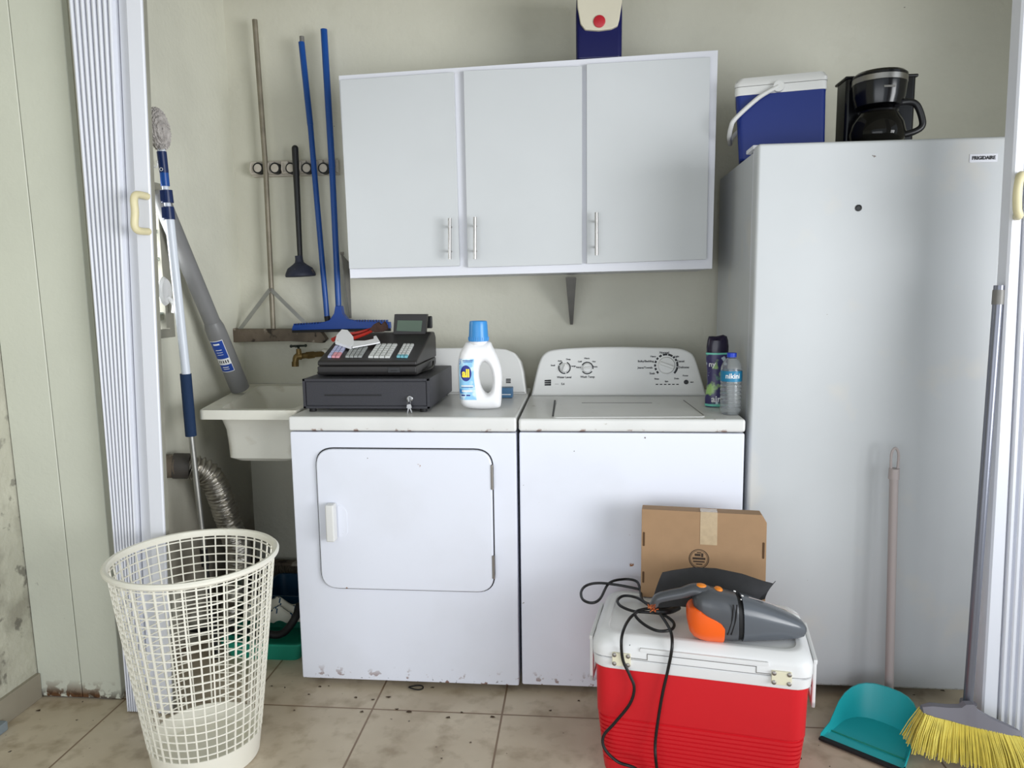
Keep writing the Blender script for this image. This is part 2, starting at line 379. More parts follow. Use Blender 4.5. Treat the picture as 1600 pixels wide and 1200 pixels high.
# rough outer wall at far left
o0 = at(62, 1090, y=YF); o1 = at(17, 700, y=YF)
lean = (o1.x - o0.x) / (o1.z - o0.z)
xa = o0.x; xb_ = xa + lean * H
b = MB(); b.hexa([(xa - .1, -2.6, 0), (xa, -2.6, 0), (xa, YF + .05, 0), (xa - .1, YF + .05, 0), (xb_ - .1, -2.6, H), (xb_, -2.6, H), (xb_, YF + .05, H), (xb_ - .1, YF + .05, H)])
struct(b, 'wall_outer_left', 'concrete')
b = MB(); b.box(xa - .005, xa + .012, -2.6, YF - .002, 0, .085, .002); struct(b, 'baseboard_left', 'base')
# painted boards closing the jamb (two boards and a return)
def bx_at(u0, v0, u1, v1, y):
    a = at(u0, v0, y=y); c = at(u1, v1, y=y); k = (c.x - a.x) / (c.z - a.z); return a.x - k * a.z, k
e1, k1 = bx_at(190, 1090, 95, 0, YF)
m1, km = bx_at(129, 1090, 87, 700, YF)
def slab(x0, k0, x1, k1_, y0, y1, z0, z1, bev=0, mi=0, mb=None):
    mb = mb or MB()
    c = lambda x, k, z: x + k * z
    mb.hexa([(c(x0, k0, z0), y0, z0), (c(x1, k1_, z0), y0, z0), (c(x1, k1_, z0), y1, z0), (c(x0, k0, z0), y1, z0),
             (c(x0, k0, z1), y0, z1), (c(x1, k1_, z1), y0, z1), (c(x1, k1_, z1), y1, z1), (c(x0, k0, z1), y1, z1)], bev, 1, mi)
    return mb
b = slab(xa + .003, lean, m1 - .0012, km, YF, YF + .028, .004, H, .002)
slab(m1 + .0012, km, e1, k1, YF, YF + .028, .004, H, .002, mb=b)
struct(b, 'trim_2', 'board')
b = slab(e1 - .03, k1, e1 + .003, k1, YF + .029, YF + .14, 0, H); struct(b, 'trim_3', 'board_rot')
# jalousie window in the side wall
b = MB()
fw = .03
b.box(XL - .06, XL + .004, WY0, WY0 + fw, WZ0, WZ1, .002); b.box(XL - .06, XL + .004, WY1 - fw, WY1, WZ0, WZ1, .002)
b.box(XL - .06, XL + .004, WY0 + fw, WY1 - fw, WZ0, WZ0 + fw, .002); b.box(XL - .06, XL + .004, WY0 + fw, WY1 - fw, WZ1 - fw, WZ1, .002)
w = struct(b, 'window_1', 'winframe')
b = MB()
for i in range(5):
    z = WZ0 + .08 + i * .095; X = Matrix.Translation((XL - .035, (WY0 + WY1) / 2, z)) @ Matrix.Rotation(math.radians(78), 4, 'Y')
    b.box(-.003, .003, -.11, .11, -.035, .035, X=X)
b.build('louvre_glass', 'glasspane', w)
b = MB(); b.box(XL + .004, XL + .012, .195, .222, 1.20, 1.60, .001); b.build('operator_rail', 'winframe', w)
b = MB(); k = at(257, 455, x=XL + .02)
b.lathe([(.0, .0), (.030, .002), (.036, .010), (.030, .02), (.0, .024)], (XL + .01, k.y, k.z), 20, X=Matrix.Rotation(math.radians(90), 4, 'Y'), sx=1.4)
b.tube([(XL + .03, k.y, k.z - .02), (XL + .045, k.y + .01, k.z - .045), (XL + .04, k.y + .014, k.z - .075)], .008, 8); b.build('crank_handle', 'coolwhite', w)

# ================================================================== ACCORDION DOORS
def accordion_left():
    yA = -.21
    t = thing('accordion_door', 'white accordion door folded up at the left of the opening, beside the painted boards', 'folding door', (-.42, -.16, 0))
    def X(u0, v0, u1, v1, y=yA): return bx_at(u0, v0, u1, v1, y)
    xl, kl = X(193, 1050, 106, 0); xr, kr = X(211, 800, 176, 0)
    b = MB(); n = 8
    for i in range(n):
        f0 = i / n; f1 = (i + .5) / n; f2 = (i + 1) / n
        def P(f, y, z): return Vector(((xl + kl * z) * (1 - f) + (xr + kr * z) * f, y, z))
        z0, z1 = .006, 2.36
        wv = .72
        # one fold: a thin slat with a rounded leading edge
        for (fa, fb) in ((f0 + .006, f0 + wv / n),):
            ring0 = [P(fa, yA + .012, z0), P(fa + .004, yA + .002, z0), P((fa + fb) / 2, yA, z0), P(fb - .004, yA + .002, z0), P(fb, yA + .012, z0), P(fb, yA + .075, z0), P(fa, yA + .075, z0)]
            ring1 = [P(fa, yA + .012, z1), P(fa + .004, yA + .002, z1), P((fa + fb) / 2, yA, z1), P(fb - .004, yA + .002, z1), P(fb, yA + .012, z1), P(fb, yA + .075, z1), P(fa, yA + .075, z1)]
            b.loft([ring0, ring1])
        b.hexa([P(f1, yA + .014, z0), P(f2, yA + .014, z0), P(f2, yA + .06, z0), P(f1, yA + .06, z0), P(f1, yA + .014, z1), P(f2, yA + .014, z1), P(f2, yA + .06, z1), P(f1, yA + .06, z1)])
    b.build('folded_slats', 'pvc', t)
    pl, kp = X(229, 700, 197, 0)
    slab(xr + .003, kr, pl, kp, yA + .02, yA + .05, .006, 2.36, .002).build('flat_panel', 'pvc', t)
    pr, kq = X(252, 700, 222, 0); pq, kq2 = X(257, 700, 231, 0)
    slab(pl, kp, pr, kq, yA - .004, yA + .026, .006, 2.36, .003).build('lead_post', 'pvc', t)
    slab(pr + .0002, kq, pr + .0022, kq, yA + .004, yA + .020, .006, 2.36, .0005).build('latch_strip', 'winframe', t)
    a = at(230, 307, y=yA - .003); c = at(232, 362, y=yA - .003)
    b = MB(); yo = yA - .058
    b.tube([(a.x, yA - .003, a.z), (a.x - .004, yo + .012, a.z), (a.x - .006, yo, a.z - .014), (a.x - .006, yo, (a.z + c.z) / 2), (c.x - .006, yo, c.z + .014), (c.x - .004, yo + .012, c.z), (c.x, yA - .003, c.z)], .0105, 10, sm=4)
    b.build('door_pull', 'cream', t, label='aged cream plastic pull')
accordion_left()
def accordion_right():
    yA = -.21
    t = thing('accordion_door', 'white accordion door folded at the right edge of the opening, behind the yellow broom', 'folding door', (2.10, -.19, 0))
    pl, kp = bx_at(1536, 1090, 1596, 30, yA)
    p2, k2 = bx_at(1561, 1090, 1614, 30, yA)
    slab(pl, kp, p2, k2, yA, yA + .05, .006, 2.36, .005).build('lead_post', 'pvc', t)
    b = MB()
    for i in range(7):
        x0 = p2 + .002 + i * .021
        slab(x0, k2, x0 + .012, k2, yA - .006, yA + .07, .006, 2.36, .003, mb=b)
        slab(x0 + .012, k2, x0 + .021, k2, yA + .006, yA + .06, .006, 2.36, mb=b)
    b.build('folded_slats', 'pvc', t)
    a = at(1594, 276, y=yA - .003); c = at(1590, 338, y=yA - .003)
    b = MB()
    b.tube([(a.x, yA - .001, a.z), (a.x - .012, yA - .03, a.z), (a.x - .022, yA - .04, a.z - .014), (a.x - .024, yA - .04, (a.z + c.z) / 2), (c.x - .022, yA - .04, c.z + .014), (c.x - .012, yA - .03, c.z), (c.x, yA - .001, c.z)], .0105, 10, sm=4)
    b.build('door_pull', 'cream', t, label='aged cream plastic pull')
accordion_right()

# ================================================================== DRYER
def dryer():
    W = .737; T = .921
    t = thing('clothes_dryer', 'white front-loading clothes dryer with a rounded square door, below the black cash register', 'dryer', (W / 2, .36, 0))
    b = MB(); b.box(0, W, 0, .68, .022, T - .05, .006, 2); b.build('cabinet', 'enamel', t)
    b = MB(); b.box(-.001, W + .001, -.004, .69, T - .047, T, .007, 3); b.build('top_panel', 'enamel_top', t)
    q = [at(490, 699, y=-.008), at(771, 700, y=-.008), at(774, 929, y=-.008), at(497, 927, y=-.008)]
    x0, x1, z0, z1 = .083, .664, .343, .820
    o = rrect(x0, x1, z0, z1, .062, 8); i_ = rrect(x0 + .0035, x1 - .0035, z0 + .0035, z1 - .0035, .059, 8)
    b = MB(); b.ring(o, i_, -.0015, .003); b.build('door_gap', 'ink', t)
    b = MB(); b.prism(rrect(x0 + .004, x1 - .004, z0 + .004, z1 - .004, .058, 8), -.012, .002, .005, seg=3)
    d = b.build('door', 'enamel', t)
    # recessed-looking pull: pocket rim and the handle bar
    hx0, hx1, hz0, hz1 = .122, .150, .517, .640
    b = MB(); b.box(hx0, hx1, -.046, -.012, hz0, hz1, .005, 3); b.box(hx0 - .008, hx0 + .01, -.020, -.011, hz0 + .008, hz1 - .008, .003); b.build('handle', 'console', d, label='off-white bar handle')
    b = MB(); b.prism(rpoly([(hx1 + .002, hz0 + .004), (hx1 + .022, hz0 + .006), (hx1 + .034, hz0 + .02), (hx1 + .034, hz1 - .03), (hx1 + .02, hz1 - .012), (hx1 + .002, hz1 - .008)], .008), -.0135, -.011, .0012); b.build('finger_recess', 'enamel', d)
    for (za, zb) in ((.690, .770), (.395, .472)):
        b = MB(); b.box(x1 - .008, x1 - .001, -.0145, -.004, za, zb, .001); b.cyl((x1 - .0025, -.0145, za), (x1 - .0025, -.0145, zb), .0028, n=10); b.build('hinge', 'hinge', d)
    # console behind
    def cp(u, v): p = at(u, v, y=.50); return (p.x, p.z)
    out = [cp(823, 615), cp(817, 580), cp(812, 563), cp(803, 551), cp(788, 545), cp(760, 543)]
    l = [(W - p[0], p[1]) for p in out][::-1]
    out[0] = (W - .004, T + .001); l[-1] = (.004, T + .001)
    X = Matrix.Translation((0, .50, T)) @ Matrix.Rotation(math.radians(-9), 4, 'X') @ Matrix.Translation((0, 0, -T))
    b = MB(); b.prism(rpoly(out + l, .006, 2), 0, .09, .008, seg=3, X=X); c = b.build('console', 'console', t)
    p = at(794.5, 595, y=.51); b = MB()
    for k in range(3): b.box(-.009, .009, -.0008, .001, -.0085 + k * .0062, -.0042 + k * .0062, X=Matrix.Translation((p.x, .5 + (p.z - T) * .158 - .0005, p.z)) @ Matrix.Rotation(math.radians(-9), 4, 'X'))
    b.build('badge', 'black', c, label='small black emblem')
    for x in (.05, W - .05):
        for y in (.06, .62):
            b = MB(); b.cyl((x, y, 0), (x, y, .024), .018, n=14); b.build('foot', 'rubber', t)
dryer()

# ================================================================== WASHER
def washer():
    X0 = .7457; W = .696; Y = .0095; T = .915; X1 = X0 + W
    t = thing('washing_machine', 'white top-loading washing machine with dials on its console, right of the dryer', 'washing machine', (X0 + W / 2, .36, 0))
    b = MB(); b.box(X0, X1, Y, .69, .022, T - .044, .006, 2); b.build('cabinet', 'enamel', t)
    b = MB(); b.box(X0 - .001, X1 + .001, Y - .004, .70, T - .041, T, .009, 3); b.build('top_panel', 'enamel_top', t)
    # lid lying in the top
    def L(u, v): p = at(u, v, z=T); return (p.x, p.y)
    lid = [L(863, 653), L(1103, 652), L(1066, 624), L(871, 624)]
    b = MB(); n = len(lid); lp = rpoly(lid, .02, 5)
    cx_ = sum(p[0] for p in lp) / len(lp); cy_ = sum(p[1] for p in lp) / len(lp)
    s1 = [(cx_ + (p[0] - cx_) * .99, cy_ + (p[1] - cy_) * .985) for p in lp]
    b.loft([[Vector((p[0], p[1], T - .004)) for p in lp], [Vector((p[0], p[1], T + .0015)) for p in lp], [Vector((p[0], p[1], T + .0035)) for p in s1]]); ld = b.build('lid', 'enamel_top', t)
    b = MB()
    g0 = L(909, 631); g1 = L(1018, 630); b.box(g0[0], g1[0], g0[1] - .004, g0[1] + .004, T + .003, T + .0042); b.build('grip_line', 'galv', ld)
    b = MB(); a = L(867, 627); c = L(864, 652)
    b.hexa([(a[0] - .003, a[1], T + .003), (a[0] + .003, a[1], T + .003), (c[0] + .003, c[1], T + .003), (c[0] - .003, c[1], T + .003), (a[0] - .003, a[1], T + .0045), (a[0] + .003, a[1], T + .0045), (c[0] + .003, c[1], T + .0045), (c[0] - .003, c[1], T + .0045)]); b.build('lid_slot', 'ink', t)
    b = MB(); a = L(1068, 627); c = L(1100, 651)
    b.hexa([(a[0] - .0015, a[1], T + .003), (a[0] + .0015, a[1], T + .003), (c[0] + .0015, c[1], T + .003), (c[0] - .0015, c[1], T + .003), (a[0] - .0015, a[1], T + .0045), (a[0] + .0015, a[1], T + .0045), (c[0] + .0015, c[1], T + .0045), (c[0] - .0015, c[1], T + .0045)]); b.build('lid_slot', 'galv', t)
    # console, tilted face
    yc = .50; tilt = -8; tn = math.tan(math.radians(8))
    P0 = Vector((0, yc, T)); N = Vector((0, -1, tn)).normalized()
    def cp(u, v):
        p = atp(u, v, P0, N); return (p.x, (p.z - T) / math.cos(math.radians(8)) + T)
    X = Matrix.Translation((0, yc, T)) @ Matrix.Rotation(math.radians(tilt), 4, 'X') @ Matrix.Translation((0, 0, -T))
    out = [cp(u, v) for u, v in ((830, 620), (836, 590), (843, 564), (851, 552), (866, 546), (905, 543), (960, 541.5), (1015, 542.5), (1058, 544), (1076, 549), (1086, 559), (1096, 590), (1104, 620))]
    out[0] = (out[0][0], T + .001); out[-1] = (out[-1][0], T + .001)
    out = [(p.x, p.y) for p in cr([Vector((p[0], p[1], 0)) for p in out], 4)]
    b = MB(); b.prism(out, 0, .10, .009, seg=4, X=X); con = b.build('console', 'console', t)
    def pt(u, v, d=0):
        q = cp(u, v); return X @ Vector((q[0], -d, q[1]))
    # dials
    def dial(u, v, r, ang, name):
        c = pt(u, v, 0); R = X.to_3x3().to_4x4(); Y90 = R @ Matrix.Rotation(math.radians(90), 4, 'X')
        b = MB(); b.lathe([(r, 0), (r, .004), (r * .93, .010), (r * .9, .012), (0, .013)], c, 32, X=Y90)
        Rb = Matrix.Translation(c) @ R @ Matrix.Rotation(math.radians(ang), 4, 'Y')
        b.box(-r * .16, r * .16, -.024, -.010, -r * .86, r * .86, .002, 2, X=Rb)
        return b.build(name, 'console', t)
    dial(882, 574.5, .0172, 20, 'dial'); dial(917.5, 575, .0172, 82, 'dial'); dial(1041, 571, .032, 110, 'dial')
    # printing on the console
    b = MB(); R = X.to_3x3().to_4x4()
    def T_(s, u, v, size, bold=0.0003): b.text(s, size, Matrix.Translation(pt(u, v, .0006)) @ R @ FX, bold=bold, ext=.0003)
    def arc(u, v, r, a0, a1, w, seg):
        c = pt(u, v, .0005)
        for k in range(len(seg)):
            s0, s1_ = seg[k]
            A = [math.radians(s0 + (s1_ - s0) * j / 6) for j in range(7)]
            fl = [Vector((math.sin(a) * (r + w), 0, math.cos(a) * (r + w))) for a in A] + [Vector((math.sin(a) * r, 0, math.cos(a) * r)) for a in A][::-1]
            q = [Matrix.Translation(c) @ R @ p for p in fl]
            for j in range(6): b.quad([q[j], q[j + 1], q[12 - j], q[13 - j]])
    arc(882, 574.5, .0198, 0, 0, .0044, [(-70, -15), (25, 160), (200, 275)][1:2] + [(170, 290), (-60, -20)])
    arc(917.5, 575, .0198, 0, 0, .0044, [(-60, 100), (125, 235)])
    arc(1041, 571, .0375, 0, 0, .0075, [(-135, -122), (-115, -103), (-96, -84), (-77, -65), (-58, -46), (-38, -24), (-18, 6), (10, 34), (38, 48), (54, 66), (72, 96), (99, 135)])
    for s, u, v, z in (('Normal', 1038, 551, .0088), ('Bulky/Bedding', 1009, 564.5, .0082), ('Jeans/Towels', 1008, 574.5, .0082), ('Soak', 1019, 583.5, .0082), ('Casual', 1063.5, 564.5, .0082), ('Delicates', 1068.5, 574, .0082),
                       ('Heavy', 1020.5, 557, .0065), ('Light', 1057.5, 557, .0065), ('Water Level', 881.5, 589.5, .0085), ('Wash Temp', 918, 589, .0085), ('Deep', 888, 561.5, .006), ('Auto', 875, 564, .006), ('Cold', 906, 565, .006), ('Warm', 917, 560, .006), ('Hot', 928, 565, .006),
                       ('Small', 864, 571, .006), ('Large', 896, 572, .006), ('Fabric', 904, 574, .006), ('Extra', 930, 573, .006), ('Rinse', 1026, 592, .006), ('Spin', 1041.5, 596, .006), ('Drain', 1057, 591.5, .006), ('Power', 1071, 587, .006), ('start', 1081, 597, .005), ('5.6', 879.5, 600, .008)):
        T_(s, u, v, z * 1.28)
    b.quad([pt(867, 600.3, .0005), pt(873, 600.3, .0005), pt(873, 599.9, .0005), pt(867, 599.9, .0005)])
    for k in range(6): b.quad([pt(1024.5 + k * 6.4, 601.3, .0005), pt(1028.5 + k * 6.4, 601.3, .0005), pt(1028.5 + k * 6.4, 599.8, .0005), pt(1024.5 + k * 6.4, 599.8, .0005)])
    b.build('lettering', 'ink', con, label='small dark printed words around the dials')
    b = MB()
    for k in range(3): b.hexa([pt(851, 602.5 - k * 3.2, 0), pt(861, 602.5 - k * 3.2, 0), pt(861, 602.5 - k * 3.2, .001), pt(851, 602.5 - k * 3.2, .001), pt(851, 600.2 - k * 3.2, 0), pt(861, 599.6 - k * 3.2, 0), pt(861, 599.6 - k * 3.2, .001), pt(851, 600.2 - k * 3.2, .001)])
    b.build('badge', 'black', con, label='small black emblem')
    b = MB(); b.lathe([(.0085, 0), (.0085, .003), (.007, .0045), (0, .0046)], pt(1072, 597, 0), 24, X=R @ Matrix.Rotation(math.radians(90), 4, 'X')); b.build('push_button', 'blackp', t)
    for x in (X0 + .05, X1 - .05):
        for y in (.07, .62):
            b = MB(); b.cyl((x, y, 0), (x, y, .024), .018, n=14); b.build('foot', 'rubber', t)
washer()

# ================================================================== FREEZER
def freezer():
    x0, x1, y0, T = 1.463, 2.166, .0418, 1.737
    t = thing('upright_freezer', 'tall white upright freezer with a lock hole and a small name badge', 'freezer', ((x0 + x1) / 2, .38, 0))
    b = MB(); b.box(x0 + .012, x1 - .012, y0 + .075, .715, .05, T - .004, .008, 2); b.build('cabinet', 'frz', t)
    b = MB(); b.box(x0 + .003, x1 - .003, y0 + .060, y0 + .074, .058, T - .008, .002); b.build('door_seal', 'lam_edge', t)
    b = MB(); b.box(x0, x1, y0, y0 + .06, .038, T, .010, 4); d = b.build('door', 'frz', t)
    p = at(1341.5, 325, y=y0 - .001); b = MB(); b.lathe([(.0098, -.001), (.0098, .002), (.007, .0025), (.006, .001), (0, .001)], (p.x, y0, p.z), 20, X=Matrix.Rotation(math.radians(90), 4, 'X')); b.build('lock', 'blackp', d, label='round black lock hole')
    a = at(1515, 241, y=y0); c = at(1558, 253, y=y0); b = MB(); b.box(a.x, c.x, y0 - .002, y0 + .001, c.z, a.z, .001, mi=0)
    b.text('FRIGIDAIRE', .0135, TX(((a.x + c.x) / 2, y0 - .0026, (a.z + c.z) / 2)), 1, bold=.0005, sx=.94); b.build('badge', ['lam_edge', 'ink'], d, label='white badge reading FRIGIDAIRE')
    b = MB(); b.box(x0 + .03, x1 - .03, y0 + .09, .70, .0, .049, .003); b.build('plinth', 'rubber', t)
    b = MB(); b.box(x0 + .002, x0 + .032, y0 + .075, y0 + .17, T - .003, T + .010, .003); b.build('hinge_cover', 'lam_edge', t)
freezer()

# ================================================================== WALL CABINET
def wall_cabinet():
    y0 = .419
    TL, TR, BR, BL = at(529, 118, y=y0), at(1122, 78, y=y0), at(1113, 420, y=y0), at(547, 435, y=y0)
    zc = BL.z
    t = thing('wall_cabinet', 'white wall cabinet with three doors, hanging above the dryer and washer', 'cabinet', ((BL.x + BR.x) / 2, .6, zc))
    tilt = (BR.z - BL.z) / (BR.x - BL.x)
    def q(y, TLx=TL, TRx=TR, BRx=BR, BLx=BL): return [Vector((p.x, y, p.z)) for p in (BLx, BRx, TRx, TLx)]
    b = MB(); F = q(y0); B = q(YB - .003)
    b.hexa([F[0], F[1], B[1], B[0], F[3], F[2], B[2], B[3]], .002); b.build('carcass', 'lam_edge', t)
    yd = y0 - .018
    for (px, hu, hv0, hv1) in ((((531, 125), (709, 112.5), (718, 415.5), (545.5, 420)), 702.5, 341, 405),
                               (((724, 110.5), (909.5, 103), (909.5, 412.5), (731, 418)), 742, 339, 405),
                               (((916.5, 100), (1110, 89), (1104, 405), (917, 412)), 932, 332, 399)):
        c = [at(u, v, y=yd) for u, v in px]
        G = [Vector((p.x, yd, p.z)) for p in (c[3], c[2], c[1], c[0])]; K = [Vector((p.x, y0 - .001, p.z)) for p in G]
        b = MB(); b.hexa([G[0], G[1], K[1], K[0], G[3], G[2], K[2], K[3]], .0015); d = b.build('door', 'cab', t)
        yh = yd - .032; a = at(hu, hv0, y=yh); z = at(hu, hv1, y=yh)
        b = MB(); b.cyl(a, z, .006, n=14)
        for f in (.2, .8):
            m = a.lerp(z, f); b.cyl(m, (m.x, yd + .0005, m.z), .004, n=10)
        b.build('handle', 'steel', d, label='brushed steel bar handle')
    return zc
ZC = wall_cabinet()
# brackets left over on the wall under the cabinet
def bracket(name, tip, top, bot, label):
    t = thing(name, label, 'bracket', (bot[0], YB - .002, bot[2]))
    b = MB(); P = [Vector(tip), Vector(top), Vector(bot), Vector((bot[0], bot[1] - .012, bot[2]))]
    b.loft([[p + Vector((-.0015, 0, 0)) for p in P], [p + Vector((.0015, 0, 0)) for p in P]]); b.build('web_plate', 'galv', t)
    b = MB(); b.box(top[0] - .006, top[0] + .004, YB - .004, YB - .0005, bot[2], top[2], .0008); b.build('wall_strip', 'galv', t)
    b = MB(); v = Vector((tip[0], tip[1] + .012, tip[2])); b.cyl((v.x - .006, v.y, v.z), (v.x + .006, v.y, v.z), .008, n=6); b.build('bolt', 'hinge', t)
xb = at(547, 497, y=.79)
p = at(533, 396, x=xb.x)
bracket('shelf_bracket', (xb.x, p.y, p.z), (xb.x, YB - .002, p.z - .03), (xb.x, YB - .002, xb.z), 'grey metal shelf bracket at the left end of the wall cabinet')
xc = at(893, 507, y=.79)
b = MB(); zt = 1.362
b.hexa([(xc.x - .006, .775, xc.z), (xc.x + .006, .775, xc.z), (xc.x + .006, .799, xc.z), (xc.x - .006, .799, xc.z), (xc.x - .02, .60, zt), (xc.x + .02, .60, zt), (xc.x + .02, .799, zt), (xc.x - .02, .799, zt)], .001)
solo(b, 'shelf_bracket', 'galv', 'tapered grey metal bracket pointing down below the middle of the wall cabinet', 'bracket')

# ================================================================== BACK-WALL TOOL RACK
def rack():
    a = at(392, 252, y=.765); c = at(527, 272, y=.765)
    z0, z1 = c.z, a.z
    t = thing('tool_rack', 'off-white wall rack of roller clips holding the handles', 'tool rack', ((a.x + c.x) / 2, .79, z0))
    b = MB(); b.box(a.x, c.x, .772, YB - .001, z0, z1, .002); b.build('back_rail', 'rack', t)
    for u in (397, 424, 446, 474, 500, 523):
        p = at(u, 261, y=.755); b = MB(); b.box(p.x - .018, p.x + .012, .752, .7719, z0 + .006, z1 - .004, .004, 3); b.tube([(p.x - .008, .752, z0 + .02), (p.x - .008, .742, z0 + .012), (p.x - .008, .736, z0 + .022), (p.x - .006, .738, z1 - .014)], .0035, 6); b.build('hook_block', 'rack', t)
    for u in (404, 430.5, 455, 480, 506):
        p = at(u, 263, y=.75); b = MB(); b.cyl((p.x, .744, p.z), (p.x, .7715, p.z), .0225, n=24); g = b.build('rubber_ring', 'rubber', t)
        b = MB(); b.lathe([(.0165, 0), (.0165, .001), (.015, .002), (0, .0022)], (p.x - .001, .744, p.z), 20, X=Matrix.Rotation(math.radians(90), 4, 'X')); b.build('roller_cap', 'rack', g)
rack()

def pole(mb, u0, v0, u1, v1, y, r, n=12, mi=0, y1=None):
    a = at(u0, v0, y=y); c = at(u1, v1, y=y if y1 is None else y1); mb.cyl(a, c, r, n=n, mi=mi); return a, c
# concrete screed / wooden floor scraper
t = thing('wooden_floor_scraper', 'weathered wooden board scraper on a long metal handle, leftmost on the tool rack', 'floor scraper', at(427, 530, y=.735))
b = MB(); pole(b, 398, 31, 415, 262, .735, .0105); pole(b, 415, 262, 427, 514, .735, .0105); b.build('handle', 'oldalum', t)
for (u0, v0, u1, v1) in ((422, 452, 374, 516), (423, 452, 484, 512)):
    a = at(u0, v0, y=.722); c = at(u1, v1, y=.722); d = (c - a).normalized(); nn = Vector((d.z, 0, -d.x)) * .008
    b = MB(); b.plate([a - nn, a + nn, c + nn, c - nn], .002); b.build('brace', 'alum', t)
b = MB(); a = at(423, 453, y=.722); b.cyl((a.x, .716, a.z), (a.x, .745, a.z), .006, n=8); b.build('bolt', 'hinge', t)
P = [at(u, v, y=.715) for u, v in ((345, 526), (356, 512), (372, 514), (455, 514), (502, 519), (510, 530), (504, 536), (455, 533), (350, 535))]
b = MB(); b.prism([(p.x, p.z) for p in P], .708, .745, .003); b.build('board', 'oldwood', t)
# plunger
pa = at(461, 232, y=.728); pb = at(469, 405, y=.728)
t = thing('plunger', 'black-handled plunger with a dark blue rubber cup, hanging on the tool rack', 'plunger', at(470, 435, y=.72))
b = MB(); b.cyl(pa, pb, .0135, .0105, n=14); b.ball(pa, .0135, seg=14); g = at(464, 247, y=.73); b.build('handle', 'blackp', t)
c = at(470, 432, y=.72); X = Matrix.Rotation(math.radians(-3), 4, 'Y')
b = MB(); b.lathe([(.052, .004), (.060, .0), (.062, .006), (.060, .014), (.050, .034), (.030, .048), (.018, .058), (.0155, .070), (.0155, .085), (.0, .086)], c, 32, X=X)
b.lathe([(.052, .004), (.046, .012), (0, .02)], c, 32, X=X, cap=False); b.build('cup', 'plungerblue', t)
# blue pole
t = thing('broom_pole', 'plain blue pole with dark ends, between the plunger and the blue squeegee', 'pole', at(513, 503, y=.73))
b = MB(); pole(b, 471, 66, 485, 196, .73, .0125); pole(b, 485, 196, 511, 496, .73, .0115); b.build('shaft', 'blue', t)
b = MB(); pole(b, 471.5, 57, 472, 66, .73, .0095); b.build('end_tip', 'galv', t)
b = MB(); pole(b, 511, 494, 512.5, 503, .73, .0125); b.build('end_tip', 'rubber', t)
# blue floor squeegee
t = thing('floor_squeegee', 'blue floor squeegee with a toothed blue head, rightmost on the tool rack', 'squeegee', at(530, 515, y=.715))
b = MB(); pole(b, 506, 46, 519, 262, .728, .0135); pole(b, 519, 262, 529, 480, .728, .0125, y1=.722); b.build('shaft', 'blue', t)
def S(u, v): p = at(u, v, y=.71); return (p.x, p.z)
top = [S(u, v) for u, v in ((459, 508), (500, 505), (516, 500), (523, 490), (525, 478), (534, 478), (536, 490), (543, 498), (560, 502), (609, 503))]
bot = [S(610, 513), S(535, 514), S(457, 516)]
b = MB(); b.prism(rpoly(top + bot, .003, 2), .698, .730, .003)
for k in range(34):
    u = 461 + k * 4.35
    if 514 < u < 546: continue
    v = 508 - (u - 459) * .06 if u < 516 else 502; p = at(u, v, y=.71); b.box(p.x - .0022, p.x + .0022, .700, .724, p.z - .002, p.z + .006)
b.build('head', 'blueplast', t)
a = at(457, 516, y=.71); c = at(610, 513.5, y=.71)
b = MB(); b.hexa([(a.x, .705, a.z - .010), (c.x, .705, c.z - .010), (c.x, .722, c.z - .010), (a.x, .722, a.z - .010), (a.x, .705, a.z + .001), (c.x, .705, c.z + .001), (c.x, .722, c.z + .001), (a.x, .722, a.z + .001)]); b.build('rubber_blade', 'rubber', t)

# ================================================================== LEFT CORNER: duster, pipe, sink, tap, duct
hd = at(247, 212, x=-.455)
ft = at(331, 985, x=-.40)
ft = Vector((-.40, ft.y, .0)) if ft.z < 0 else ft
def DP(u, v):
    """point on the duster's pole: the plane that holds head, foot and the camera-facing direction"""
    a = at(246, 212, y=.055); c = at(336, 985, y=.125); nrm = (c - a).cross(Vector((1, 0, 0))).normalized(); return atp(u, v, a, nrm)
t = thing('extendable_duster', 'extendable duster with a grey fluffy head and navy grip, leaning behind the folded door', 'duster', (DP(337, 990).x, DP(337, 990).y, 0))
b = MB(); c = DP(248, 205)
tb = bmesh.new(); bmesh.ops.create_icosphere(tb, subdivisions=5, radius=1)
for v in tb.verts:
    k = 1 + .10 * math.sin(31 * v.co.x + 17 * v.co.z) * math.sin(27 * v.co.y + 23 * v.co.z) + random.uniform(-.05, .05)
    v.co = Vector((v.co.x * .033, v.co.y * .033, v.co.z * .066 * (1 + .1 * v.co.z))) * k
b.merge(tb, X=Matrix.Translation(c) @ Matrix.Rotation(math.radians(-6), 4, 'Y')); b.build('fluffy_head', 'fluff', t, ang=80)
b = MB(); b.cyl(DP(252, 228), DP(252.5, 240), .011, .013, n=14); b.build('neck', 'whitepole', t)
b = MB(); b.cyl(DP(252.5, 237), DP(256.5, 270), .015, .014, n=16); b.build('handle_sleeve', 'navy', t)
b = MB(); b.cyl(DP(256.5, 270), DP(258.5, 291), .0135, n=16); b.text('O', .016, TX(DP(256.3, 266) + Vector((0, -.016, 0))), 1); b.build('collar', ['blue', 'paper'], t)
for (v0, v1) in ((297, 317), (323, 343)):
    u0 = 260 + (v0 - 297) * .09; b = MB(); b.cyl(DP(u0, v0), DP(u0 + 2, v1), .018, .019, n=16); b.box(-.010, .010, -.024, -.012, -.018, .018, .003, X=Matrix.Translation(DP(u0 + .5, (v0 + v1) / 2))); b.build('twist_lock', 'navy', t)
b = MB(); b.cyl(DP(258, 291), DP(265, 343), .010, n=14); b.cyl(DP(265, 342), DP(291, 586), .0145, n=16); b.build('upper_pole', 'whitepole', t)
